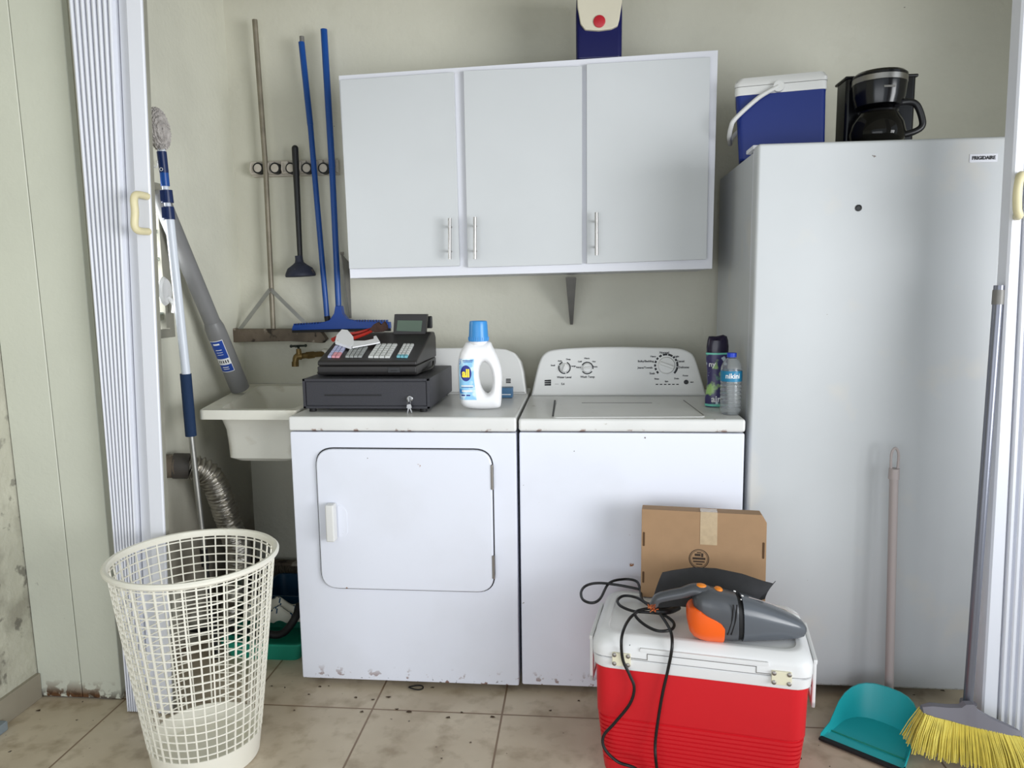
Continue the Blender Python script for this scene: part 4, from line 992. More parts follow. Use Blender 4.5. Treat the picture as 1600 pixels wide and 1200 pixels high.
# ================================================================== BOTTLES ON THE WASHER
def bottles():
    zt = .9155
    # purple scent booster bottle, waisted and oval
    base = at(1120, 637, z=zt); cx_, cy_ = base.x + .003, base.y + .028
    t = thing('laundry_booster_bottle', 'dark purple and green laundry bottle with a black cap, behind the water bottle', 'bottle', (cx_, cy_, zt))
    prof = [(.036, .0), (.038, .004), (.038, .030), (.034, .055), (.032, .085), (.033, .12), (.037, .155), (.038, .183)]
    n = 32
    def oval(r, z, dx=0): return [Vector((cx_ + dx + r * math.cos(2 * math.pi * j / n), cy_ + .62 * r * math.sin(2 * math.pi * j / n), zt + z)) for j in range(n)]
    b = MB(); b.loft([oval(r, z) for r, z in prof]); bd = b.build('body', 'purplab', t)
    b = MB(); b.loft([oval(.0385, .003), oval(.0385, .011)], cap=False); b.loft([oval(.0386, .178), oval(.0386, .184)], cap=False); b.build('label_bands', 'tealrim', bd)
    b = MB(); b.text('ny', .024, TX((cx_ - .021, cy_ - .0245, zt + .146)), 0, bold=.0004); b.build('lettering', 'paper', bd); b = MB(); b.text('air', .03, TX((cx_ - .006, cy_ - .0255, zt + .028)), 0, bold=.0005); b.build('lettering', 'paper', bd)
    b = MB(); rings = [oval(.036, .1845), oval(.0365, .190), oval(.0365, .205), oval(.034, .225)]
    # sculpted wavy top
    top_ = []
    for s, base_z in ((1, .232), (.6, .240), (.2, .243)):
        top_.append([Vector((cx_ + .030 * s * math.cos(2 * math.pi * j / n), cy_ + .018 * s * math.sin(2 * math.pi * j / n), zt + base_z - .006 * math.sin(s * math.cos(2 * math.pi * j / n) * 2.6 + 2.2) + (.004 if math.cos(2 * math.pi * j / n) < -.7 else 0) * s)) for j in range(n)])
    b.loft(rings + top_); b.build('cap', 'purpcap', t, label='glossy black cap with a wavy top')
    # water bottle
    pb2 = at(1146, 650, z=zt); x, y = pb2.x - .002, pb2.y + .038
    z1 = at(1150, 551, y=y).z - zt
    t = thing('water_bottle', 'clear water bottle with a blue cap and teal label, on the washer corner', 'bottle', (x, y, zt))
    h = z1; r = .033
    prof = [(.020, .0), (.027, .001), (.0295, .006), (r, .014)]
    z = .014
    while z < h * .50:
        prof += [(r, z + .006), (r - .0016, z + .008), (r - .0016, z + .0095), (r, z + .0115)]; z += .0125
    prof += [(r, h * .53), (r, h * .73), (r * .95, h * .78), (r * .78, h * .85), (r * .52, h * .905), (.0125, h * .925), (.0125, h * .935)]
    b = MB(); b.lathe(prof, (x, y, zt), 36); o = b.build('bottle_shell', 'pet', t)
    b = MB(); ip = [(max(.001, q[0] - .0012), q[1] + .0012) for q in prof]; b.lathe(ip[:-2] , (x, y, zt), 36); b.bm.faces.ensure_lookup_table(); bmesh.ops.reverse_faces(b.bm, faces=b.bm.faces); b.build('inner_wall', 'pet', o)
    b = MB(); b.lathe([(r + .0006, h * .545), (r + .0006, h * .715)], (x, y, zt), 40, cap=False); lb = b.build('wrap_label', 'botlabel', t, label='teal label reading nikini')
    tb = MB(); tb.text('nikini', .0225, Matrix.Identity(4), bold=.0004, ext=0, sx=.95)
    b = MB()
    fa = math.atan2(Cc.y - y, Cc.x - x) + .15
    for v in tb.bm.verts:
        ang = fa + v.co.x / r; v.co = Vector((x + (r + .0012) * math.cos(ang), y + (r + .0012) * math.sin(ang), zt + h * .635 + v.co.y))
    b.merge(tb.bm, 0); b.build('lettering', 'paper', lb)
    b = MB(); b.lathe([(.0145, h * .93), (.0148, h * .932), (.0148, h * .995), (.0135, h), (0, h)], (x, y, zt), 24)
    b.build('cap', 'botcap', t, label='blue screw cap')
bottles()

# ================================================================== RED COOLER
CA = math.radians(-9.5); CC = Vector((1.268, -.288, 0)); CX = Matrix.Translation(CC) @ Matrix.Rotation(CA, 4, 'Z')
CT = .408
def red_cooler():
    t = thing('picnic_cooler', 'large red picnic cooler with a white lid, on the floor in front of the washer', 'cooler', CC, CA)
    W, D = .275, .163
    def R(w, d, z, r=.045): return [CX @ Vector((p[0], p[1], z)) for p in rrect(-w, w, -d, d, r, 6)]
    b = MB()
    rings = [R(W - .036, D - .028, .002, .035), R(W - .030, D - .022, .0, .04), R(W - .026, D - .019, .008)]
    rib0, rib1, nr = .035, .175, 11
    z = rib0
    for i in range(nr):
        zz = rib0 + (rib1 - rib0) * i / nr; s = zz / .175; w = W - .026 + .017 * s; d_ = D - .019 + .012 * s; h = (rib1 - rib0) / nr
        rings += [R(w, d_, zz), R(w, d_, zz + h * .60), R(w - .0028, d_ - .0028, zz + h * .72), R(w - .0028, d_ - .0028, zz + h * .88)]
    rings += [R(W - .008, D - .006, .18), R(W - .005, D - .004, .322)]
    b.loft(rings); b.build('red_body', 'red', t)
    b = MB(); b.loft([R(W - .004, D - .003, .318), R(W + .0, D + .0, .322), R(W + .002, D + .002, .346), R(W - .001, D - .001, .349)]); b.build('body_rim', 'coolwhite', t)
    b = MB(); b.loft([R(W - .002, D - .002, .350), R(W + .003, D + .003, .353), R(W + .003, D + .003, .378), R(W - .004, D - .004, .394, .05), R(W - .018, D - .018, CT - .001, .05), R(W - .026, D - .026, CT, .05), R(W - .034, D - .034, CT, .045), R(W - .037, D - .037, CT - .004, .045)]); lid = b.build('lid', 'coolwhite', t)
    # wedge step line on the front of the rim
    def F(x, z, e=0): return CX @ Vector((x, -D - .0035 - e, z))
    b = MB()
    for (x0, z0, x1, z1) in ((-.20, .356, -.13, .356), (-.13, .356, -.13, .372), (-.13, .372, .14, .372), (.14, .372, .14, .356), (.14, .356, .20, .356)):
        b.box(min(x0, x1) - .0008, max(x0, x1) + .0008, -D - .0040, -D - .0008, min(z0, z1) - .0008, max(z0, z1) + .0008, X=CX)
    b.build('step_line', 'galv', lid)
    b = MB(); b.prism(rrect(-.15, .17, .376, .3865, .005), -D - .006, -D + .01, .002, X=CX); b.build('lid_lip', 'coolwhite', lid)
    for xc in (-.197, .200):
        b = MB(); b.prism(rrect(xc - .024, xc + .024, .332, .368, .004), -D - .0085, -D - .0005, .002, X=CX); hg = b.build('lid_hinge', 'latch', t, label='cream plastic hinge')
        for dx in (-.018, .018):
            for zz in (.338, .362):
                b = MB(); b.lathe([(.0058, 0), (.0056, .0015), (.003, .003), (0, .0034)], CX @ Vector((xc + dx, -D - .0085, zz)), 14, X=CX.to_3x3().to_4x4() @ Matrix.Rotation(math.radians(90), 4, 'X')); b.build('screw', 'hinge', hg)
    for s in (-1, 1):
        b = MB(); x = s * (W + .006)
        b.box(min(x, x + s * .010), max(x, x + s * .010), -.11, .11, .365, .378, .003, X=CX); b.box(min(x, x + s * .009), max(x, x + s * .009), -.105, -.085, .245, .374, .003, X=CX); b.box(min(x, x + s * .009), max(x, x + s * .009), .085, .105, .245, .374, .003, X=CX); b.box(min(x, x + s * .009), max(x, x + s * .009), -.105, .105, .245, .262, .003, X=CX)
        b.box(min(x - s * .006, x), max(x - s * .006, x), -.05, .05, .335, .375, .002, X=CX)
        b.build('side_handle', 'coolwhite', t)
red_cooler()

# ================================================================== CARDBOARD BOX
def carton():
    zb = CT + .001
    A = at(1001, 932, z=zb); yaw = math.radians(-7); w = .352; h = .262; th = .060; leanb = math.radians(5)
    X = Matrix.Translation((A.x, A.y, zb)) @ Matrix.Rotation(yaw, 4, 'Z') @ Matrix.Rotation(-leanb, 4, 'X')
    t = thing('cardboard_box', 'flat brown cardboard mailing box standing on edge on the red cooler', 'box', X @ Vector((w / 2, th / 2, 0)), yaw)
    b = MB(); b.prism(rpoly([(0, 0), (w, 0), (w, h - .022), (w - .014, h), (0, h)], [.001, .001, .001, .002, .001], 2), 0, th, .0012, X=X); bd = b.build('box_body', 'card', t)
    b = MB()
    for (x0, z0, z1) in ((.004, h * .16, h * .29), (.004, h * .58, h * .74), (w - .011, h * .52, h * .70), (w - .009, h * .14, h * .26)): b.prism(rrect(x0, x0 + .006, z0, z1, .0028, 4), -.0006, .0006, X=X)
    b.box(-.0005, .0005, .018, .022, .01, h - .01, X=X)
    b.build('flap_slots', 'carddark', bd)
    xt = .168; b = MB(); b.box(xt, xt + .048, -.0008, .0002, h - .095, h + .0003, X=X); b.box(xt, xt + .048, -.0008, th * .8, h, h + .0008, X=X); b.build('packing_tape', 'tape', bd, label='shiny strip of packing tape')
    b = MB(); c = (.166, h - .138)
    for r0, r1 in ((.0265, .0285), (.0235, .0243)):
        o = [(c[0] + r1 * math.cos(a * math.pi / 20), c[1] + r1 * math.sin(a * math.pi / 20)) for a in range(40)]; i_ = [(c[0] + r0 * math.cos(a * math.pi / 20), c[1] + r0 * math.sin(a * math.pi / 20)) for a in range(40)]
        b.ring(o, i_, -.0007, .0002, X=X)
    for (x0, x1, z, hh) in ((-.018, .018, -.002, .006), (-.016, .016, -.010, .004), (-.012, .004, .008, .007), (.006, .012, .006, .011), (-.008, .010, -.017, .003), (-.006, .006, .017, .003)): b.box(c[0] + x0, c[0] + x1, -.0007, .0002, c[1] + z, c[1] + z + hh, X=X)
    b.build('round_stamp', 'cardprint', bd, label='round dark printed stamp')
carton()

# ================================================================== BLACK FABRIC BAG LEANING BEHIND THE VACUUM
def cloth_sheet():
    top_ = [(1035, 895), (1052, 893), (1085, 889), (1120, 890), (1160, 897), (1190, 906), (1207, 910), (1211, 907)]
    bot = [(1018, 945), (1030, 948), (1060, 945), (1100, 950), (1140, 948), (1170, 940), (1186, 941), (1196, 938)]
    b = MB(); F = []; B = []
    for k, (p, q) in enumerate(zip(top_, bot)):
        yy = -.268 + .022 * math.sin(k * 1.1) * .6 - k * .009
        a = at(p[0], p[1], y=yy); c = at(q[0], q[1], y=yy - .035); c.z = max(c.z, CT + .003)
        row = []
        for j in range(7):
            s = j / 6; pt = a.lerp(c, s); pt.y += .010 * math.sin(s * 3.1 + k * .8); row.append(pt)
        F.append(row); B.append([p_ + Vector((0, .0035, 0)) for p_ in row])
    n = len(F)
    for i in range(n - 1):
        for j in range(6):
            b.quad([F[i][j], F[i][j + 1], F[i + 1][j + 1], F[i + 1][j]]); b.quad([B[i + 1][j], B[i + 1][j + 1], B[i][j + 1], B[i][j]])
        b.quad([F[i + 1][0], B[i + 1][0], B[i][0], F[i][0]]); b.quad([F[i][6], B[i][6], B[i + 1][6], F[i + 1][6]])
    for j in range(6): b.quad([F[0][j], B[0][j], B[0][j + 1], F[0][j + 1]]); b.quad([F[-1][j + 1], B[-1][j + 1], B[-1][j], F[-1][j]])
    bmesh.ops.remove_doubles(b.bm, verts=b.bm.verts, dist=.0001)
    solo(b, 'fabric_pouch', 'darkcloth', 'black fabric pouch standing between the cardboard box and the handheld vacuum', 'pouch', ang=50)
cloth_sheet()

# ================================================================== HANDHELD VACUUM
def vacuum():
    yv = -.395; zb = CT + .0015
    t = thing('handheld_vacuum', 'dark grey and orange handheld vacuum cleaner lying on the red cooler', 'vacuum cleaner', (1.34, yv, zb))
    def sec(u, v0, v1, w, yy, n=20, sq=2.6, tw=0):
        a = at(u, v0, y=yy); c = at(u + tw, v1, y=yy); zc = (a.z + c.z) / 2; hz = (a.z - c.z) / 2; xc = (a.x + c.x) / 2; sh = (a.x - c.x) / 2
        out = []
        for j in range(n):
            q = 2 * math.pi * j / n; cs, sn = math.cos(q), math.sin(q)
            f = lambda z: math.copysign(abs(z) ** (2 / sq), z)
            out.append(Vector((xc + sh * f(sn), yy + w * f(cs), zc + hz * f(sn))))
        return out
    # rest the body: shift so the lowest point touches the lid
    y_ = lambda u: yv + (u - 1150) * .00012
    # motor housing
    b = MB(); b.loft([sec(u, v0, v1, w, y_(u)) for u, v0, v1, w in ((1083, 932, 950, .016), (1088, 925, 968, .030), (1096, 920, 982, .040), (1108, 918, 992, .045), (1126, 921, 996.5, .048), (1144, 926, 997.5, .049), (1149, 927, 997.5, .048))]); mh = b.build('motor_housing', 'vac', t, ang=60)
    b = MB(); b.loft([sec(u, v0, v1, w, y_(u)) for u, v0, v1, w in ((1150, 932, 995, .045), (1156, 933, 995, .045))]); b.build('seam', 'rubber', t)
    b = MB(); b.loft([sec(u, v0, v1, w, y_(u)) for u, v0, v1, w in ((1157, 929, 998, .0485), (1175, 934, 997.5, .047), (1200, 944, 996.5, .043), (1225, 955, 996, .036), (1242, 963, 995, .030), (1253, 970, 992, .024), (1258, 976, 986, .014))]); nz = b.build('dust_nozzle', 'vaclight', t, ang=60)
    # orange rear cover, a shell just outside the housing's lower rear
    b = MB()
    def osec(u, v0, v1, w): return sec(u, v0, v1, w, y_(u))
    rr_ = []
    for u, v0, v1, w, vb in ((1073, 944, 966, .012, 950), (1077, 938, 984, .028, 951), (1083, 930, 991, .038, 953), (1092, 923, 995, .0455, 958), (1102, 919, 997.5, .0490, 965), (1114, 918, 998.5, .0510, 971), (1122, 920, 999, .0520, 976), (1127, 921, 999, .0520, 983)):
        zb_ = at(u, vb, y=y_(u) - w).z; rr_.append([Vector((p.x, p.y, min(p.z, zb_))) for p in sec(u, v0, v1, w, y_(u), n=28)])
    b.loft(rr_); b.build('rear_cover', 'orange', t, ang=60, label='orange lower rear cover')
    # handle
    P = [at(u, v, y=yv) for u, v in ((1022, 944), (1028, 935), (1045, 930), (1066, 926), (1085, 921), (1102, 926), (1116, 938))]
    rad = [.011, .015, .016, .0165, .019, .024, .028]
    C_ = cr(P, 5); rings = []
    for i, p in enumerate(C_):
        T = (C_[min(i + 1, len(C_) - 1)] - C_[max(i - 1, 0)]).normalized(); A = Vector((0, 1, 0)); U_ = A.cross(T).normalized(); f = i / (len(C_) - 1) * (len(rad) - 1); k = min(int(f), len(rad) - 2); r = rad[k] + (rad[k + 1] - rad[k]) * (f - k)
        rings.append([p + (A * math.cos(2 * math.pi * j / 14) * 1.05 + U_ * math.sin(2 * math.pi * j / 14) * .85) * r for j in range(14)])
    b = MB(); b.loft(rings); b.ball(P[0], (.012, .012, .010)); b.build('handle', 'vac', t, ang=60)
    for u, v, a in ((1094.5, 915.5, .016), (1122.5, 920.5, .0115)):
        p = at(u, v, y=yv - .002); b = MB(); b.ball((p.x, p.y, p.z), (a, .013, .0065), X=Matrix.Rotation(math.radians(12 if a < .013 else 2), 4, 'Y')); b.build('switch_button', 'amber', t, label='amber orange button')
    # clear rail and prints on the nozzle
    b = MB(); pr = [at(u, v, y=y_(u) - .030) for u, v in ((1170, 933), (1200, 942), (1230, 953), (1250, 962))]; b.tube(pr, .0009, 6); b.build('trim_line', 'panpole', nz)
    b = MB()
    for u, v, s in ((1148, 924, 6), (1160, 931, 6), (1158, 937, 3)):
        p = at(u, v, y=yv - .046); b.box(-.0004 * s, .0005 * s, -.003, .0, -.0011, .0011, X=Matrix.Translation((p.x, p.y + .003, p.z)) @ Matrix.Rotation(math.radians(18), 4, 'Y'))
    b.build('print_marks', 'paper', mh)
    # vent slots
    b = MB()
    for k, u in enumerate((1138, 1143.5)):
        a = at(u + 8, 945, y=yv - .0485); m = at(u + 6, 968, y=yv - .0495); c = at(u - 1, 992, y=yv - .0475); b.tube([a, m, c], .0018, 6)
    b.build('vent_slots', 'black', mh)
    # bare copper and cord
    e = P[0]
    b = MB()
    for k in range(26):
        a = e + Vector((random.uniform(-.014, .004), random.uniform(-.02, .0), random.uniform(-.012, .004))); c = a + Vector((random.uniform(-.014, .010), random.uniform(-.008, .008), random.uniform(-.010, .008))); b.cyl(a, c, .0012, n=5)
    b.build('bare_wires', 'copper', t, label='frayed bare copper wire ends')
    zl = CT + .007
    def Lp(u, v, h=0): return at(u, v, z=zl + h)
    b = MB(); rc = .0041
    Dn = lambda u, v, e_=0: CX @ Vector(((CX.inverted() @ at(u, v, y=-.45)).x, 0, 0))
    def face(u, v, out=.008):
        # on the cooler's front plane (outside its surface)
        n = CX.to_3x3() @ Vector((0, -1, 0)); p0_ = CX @ Vector((0, -.163 - .004 - out, 0)); return atp(u, v, p0_, n)
    # loop to the left beside the box, over the lid's left edge
    b.tube([Lp(1018, 945, .012), Lp(1004, 938, .004), Lp(1000, 920, .004), Lp(994, 908, .004), Lp(975, 905, .004), Lp(952, 911, .006), Lp(938, 935, .006), Lp(925, 942, .006), Lp(911, 937, .006), Lp(908, 925, .008), Lp(916, 915, .008), Lp(935, 911, .014), Lp(965, 914, .008), Lp(1000, 921, .004), Lp(1010, 926, .004)], rc, 8, sm=6)
    b.tube([Lp(1014, 946, .010), Lp(995, 934, .004), Lp(975, 931, .004), Lp(965, 938, .004), Lp(970, 947, .004), Lp(990, 955, .004), Lp(1014, 957, .006), Lp(1035, 960, .006), Lp(1052, 972, .004), Lp(1050, 983, .004), Lp(1030, 986, .004), Lp(1010, 978, .004), Lp(994, 964, .010), Lp(995, 955, .014), Lp(1020, 950, .016), Lp(1048, 950, .014), Lp(1058, 945, .008)], rc, 8, sm=6)
    # two strands down the front
    b.tube([Lp(996, 956, .018), Lp(985, 965, .010), Lp(976, 980, .010), face(971, 1000, .010), face(973, 1030, .006), face(984, 1055, .006), face(991, 1075, .008), face(984, 1100, .010), face(960, 1130, .014), face(943, 1150, .020), face(945, 1170, .026), face(965, 1190, .030), face(990, 1199, .032), at(1010, 1212, z=.006)], rc, 8, sm=6)
    b.tube([Lp(1032, 960, .016), Lp(1042, 975, .014), Lp(1049, 990, .010), face(1050, 1012, .008), face(1044, 1045, .006), face(1036, 1080, .007), face(1029, 1120, .008), face(1024, 1160, .012), face(1025, 1190, .020), at(1030, 1222, z=.006)], rc, 8, sm=6)
    b.tube([Lp(1016, 948, .016), Lp(1026, 955, .012), Lp(1045, 955, .012), Lp(1060, 949, .010)], .0085, 8, sm=4)
    b.build('power_cord', 'cordblack', t)
vacuum()

# ================================================================== DUSTPAN
def dustpan():
    A = at(1282, 1154, z=.004); B = at(1412, 1207, z=.004)
    dirx = (B - A).normalized(); L = (B - A).length
    yv = Vector((-dirx.y, dirx.x, 0)); ang = math.atan2(dirx.y, dirx.x)
    X = Matrix.Translation(A) @ Matrix.Rotation(ang, 4, 'Z')
    t = thing('dustpan', 'turquoise dustpan with a long upright taupe handle, standing in front of the freezer', 'dustpan', A.lerp(B, .5), ang)
    # local: x along the lip 0..L, y going back, z up
    D = .215; n = 15
    def back_y(s): return D * (1 - abs(2 * s - 1) ** 3.2) ** .55 if 0 < s < 1 else .0
    fl = []; wt = []
    for i in range(n):
        s = i / (n - 1); th = math.pi * (1 - s)
        x = L / 2 + (L / 2 - .004) * math.copysign(abs(math.cos(th)) ** .75, math.cos(th)); y = .045 + (D - .055) * abs(math.sin(th)) ** .62
        fl.append(Vector((x + (L / 2 - x) * .13, y * .93, .010)))
        hgt = .012 + .085 * abs(math.sin(th)) ** .5
        wt.append(Vector((x, y + .010, hgt + .014)))
    fl[0] = Vector((.012, .03, .008)); fl[-1] = Vector((L - .012, .03, .008)); 
    lipL, lipR = Vector((0, 0, .004)), Vector((L, 0, .004))
    th_ = .0025
    b = MB()
    def sheet(a_, c_):
        for p_, q_, r_, s_ in zip(a_[:-1], a_[1:], c_[1:], c_[:-1]):
            b.quad([X @ p_, X @ q_, X @ r_, X @ s_])
    # floor fan
    F0 = [lipL] + fl + [lipR]
    ctr = Vector((L / 2, .03, .006))
    for p_, q_ in zip(F0[:-1], F0[1:]): b.quad([X @ ctr, X @ p_, X @ q_])
    b.quad([X @ ctr, X @ lipR, X @ lipL])
    W0 = [lipL + Vector((0, 0, .012))] + wt + [lipR + Vector((0, 0, .012))]
    mid = [a_.lerp(c_, .45) + Vector((0, -.004, -.006)) for a_, c_ in zip(F0, W0)]
    sheet(F0, mid); sheet(mid, W0)
    out = [p_ + Vector(((p_.x - L / 2) * .02, .006, .0)) for p_ in W0]; sheet(W0, out)
    outm = [p_ + Vector(((p_.x - L / 2) * .02, .005, -.002)) for p_ in mid]; sheet(out, outm)
    outf = [p_ + Vector(((p_.x - L / 2) * .02, .005, -.006)) for p_ in F0]; sheet(outm, outf)
    bc = Vector((L / 2, .03, .001))
    for p_, q_ in zip(outf[:-1], outf[1:]): b.quad([X @ bc, X @ q_, X @ p_])
    bmesh.ops.remove_doubles(b.bm, verts=b.bm.verts, dist=.0001)
    pan = b.build('pan', 'teal', t, ang=35)
    b = MB(); b.box(-.002, L + .002, -.012, .006, .0005, .008, .002, X=X); b.build('rubber_lip', 'rubber', pan)
    b = MB(); b.box(.01, L - .01, .044, .047, .0095, .0115, X=X); b.build('crease', 'tubgreen', pan)
    # handle: socket then tube up
    top_ = at(1397, 737, y=A.y + .17); base = at(1389, 1088, y=A.y + .155)
    b = MB(); b.cyl(base + Vector((0, 0, -.03)), base + Vector((0, 0, .012)), .016, n=16); b.build('socket', 'rubber', t)
    b = MB(); b.cyl(base, top_, .0125, n=18); hn = b.build('handle_tube', 'panpole', t)
    b = MB(); b.cyl(top_ + Vector((0, 0, -.022)), top_ + Vector((0, 0, .010)), .0155, .0145, n=18)
    b.tube([top_ + Vector((-.009, 0, .004)), top_ + Vector((-.0105, 0, .03)), top_ + Vector((-.0095, 0, .058)), top_ + Vector((0, 0, .072)), top_ + Vector((.0095, 0, .058)), top_ + Vector((.0105, 0, .03)), top_ + Vector((.009, 0, .004))], .004, 8, sm=4); b.build('hanging_loop', 'panpole', hn)
dustpan()

# ================================================================== BROOM
def broom():
    yb_ = -.235
    sk = at(1512, 1104, y=yb_)
    t = thing('broom', 'broom with yellow bristles and a long grey metal handle, leaning by the right accordion door', 'broom', (sk.x + .03, yb_, .0))
    tip = at(1561, 446, y=-.195)
    b = MB(); b.cyl(sk, tip, .0125, n=18); hn = b.build('handle', 'broompole', t)
    dd = (tip - sk).normalized()
    b = MB(); b.cyl(tip - dd * .05, tip - dd * .012, .0142, n=18); b.cyl(tip - dd * .012, tip, .012, .007, n=14); b.build('end_cap', 'galv', hn)
    def F(u, v, dy=0): p = at(u, v, y=yb_ + dy); return p
    # fan-shaped head plate: rows of ring sections along its length
    L0 = [(1440, 1103, 1111), (1455, 1100.5, 1114), (1480, 1103, 1120), (1500, 1103, 1126), (1507, 1098, 1128), (1519, 1098, 1131), (1526, 1108, 1133), (1550, 1122, 1139), (1575, 1133, 1144), (1592, 1141, 1147)]
    rings = []
    for k, (u, v0, v1) in enumerate(L0):
        yy = yb_ - .012 + .05 * (-(u - 1440) / 152) ; w = .020 if 0 < k < len(L0) - 1 else .012
        a = at(u, v0, y=yy); c = at(u, v1, y=yy)
        rings.append([Vector((a.x, a.y - w * .5, a.z)), Vector((a.x, a.y + w * .5, a.z)), Vector((c.x, c.y + w, c.z + .004)), Vector((c.x, c.y + w, c.z)), Vector((c.x, c.y - w, c.z)), Vector((c.x, c.y - w, c.z + .004))])
    b = MB(); b.loft(rings); b.cyl(sk + Vector((.0, 0, -.045)), sk + Vector((.0, 0, .012)), .019, .017, n=18); b.cyl(sk + Vector((0, 0, .006)), sk + Vector((.001, 0, .014)), .021, n=18); b.build('head', 'broomgrey', t)
    b = MB(); nb = 120
    for i in range(nb):
        s = (i + .5) / nb; u = 1441 + 150 * s; yy = yb_ - .012 - .05 * s
        vb = 1111 + (1147 - 1111) * s ** .92
        a0 = at(u, vb, y=yy)
        for j in range(7):
            a = a0 + Vector((random.uniform(-.002, .002), -.018 + j * .006, .002)); sp_ = (s - .42) * .085
            c = Vector((a.x + sp_ - .012 + random.uniform(-.006, .006), a.y - .020 + (j - 3) * .008 + random.uniform(-.006, .004), max(.002, a.z - .088 - .015 * s + random.uniform(-.006, .006))))
            m = a.lerp(c, .5) + Vector((sp_ * .08, 0, 0)); b.tube([a, m, c], (.0018, .0011), 4, sm=0)
    o = b.build('bristles', 'bristle', t, label='yellow bristles'); o['kind'] = 'stuff'
broom()

# ================================================================== BLUE COOLER ON THE FREEZER
def blue_cooler():
    zb = 1.738; p = at(1158, 257, z=zb)
    yf = .335; a = at(1154, 255, y=yf); c = at(1283, 250, y=yf)
    x0, x1 = a.x, c.x
    xt0, xt1 = at(1149, 160, y=yf - .012).x, at(1288, 150, y=yf - .012).x
    z1 = at(1218, 145, y=yf - .012).z; z2 = at(1218, 122, y=yf - .012).z
    if x0 < 1.468: x1 += 1.468 - x0; x0 = 1.468
    x1 = max(x1, x0 + .22); D = .20
    t = thing('cool_box', 'blue cool box with white lid and handle, on top of the freezer', 'cooler', ((x0 + x1) / 2, yf + D / 2, zb))
    V = lambda x0_, x1_, y0_, y1_, z, r=.02: [Vector((p_[0], p_[1], z)) for p_ in rrect(x0_, x1_, y0_, y1_, r)]
    b = MB(); b.loft([V(x0 + .004, x1 - .004, yf + .004, yf + D - .004, zb), V(x0, x1, yf, yf + D, zb + .005), V(xt0 + .003, xt1 - .003, yf - .008, yf + D + .008, z1)]); b.build('body', 'coolblue', t)
    b = MB(); b.loft([V(xt0 + .001, xt1 - .001, yf - .010, yf + D + .010, z1 - .004), V(xt0, xt1, yf - .012, yf + D + .012, z1), V(xt0, xt1, yf - .012, yf + D + .012, z1 + .022)]); b.build('collar', 'console', t)
    b = MB(); zl = z1 + .0235; b.loft([V(xt0 - .001, xt1 + .001, yf - .013, yf + D + .013, zl), V(xt0 - .001, xt1 + .001, yf - .013, yf + D + .013, zl + .012), V(xt0 + .008, xt1 - .008, yf - .004, yf + D + .004, zl + .028, .025), V(xt0 + .03, xt1 - .03, yf + .02, yf + D - .02, zl + .031, .025)]); b.build('lid', 'console', t)
    b = MB(); pv = at(1217, 138, y=yf - .02); e = at(1146, 187, y=yf - .022); f = at(1142, 203, y=yf - .02)
    for yy, s in ((yf - .020, 1), (yf + D + .020, -1)):
        b.cyl((pv.x, yy - .006, pv.z), (pv.x, yy + .010, pv.z), .017, n=20)
    ex = e.x
    path = [(pv.x, yf - .022, pv.z), (pv.x - .06, yf - .023, pv.z - .030), (ex + .012, yf - .024, e.z + .004), (ex - .002, yf - .012, e.z - .020), (ex - .008, yf + .03, f.z - .010), (ex - .008, yf + D / 2, f.z - .012), (ex - .008, yf + D - .03, f.z - .010), (ex - .002, yf + D + .012, e.z - .020), (ex + .012, yf + D + .024, e.z + .004), (pv.x - .06, yf + D + .023, pv.z - .030), (pv.x, yf + D + .022, pv.z)]
    b.tube(path, .0075, 10, sm=5); b.build('handle', 'console', t)
    FLc = Vector((x0, yf, zb)); t.location = FLc + Matrix.Rotation(math.radians(-12), 3, 'Z') @ (t.location - FLc); t.rotation_euler = (0, 0, math.radians(-12))
blue_cooler()

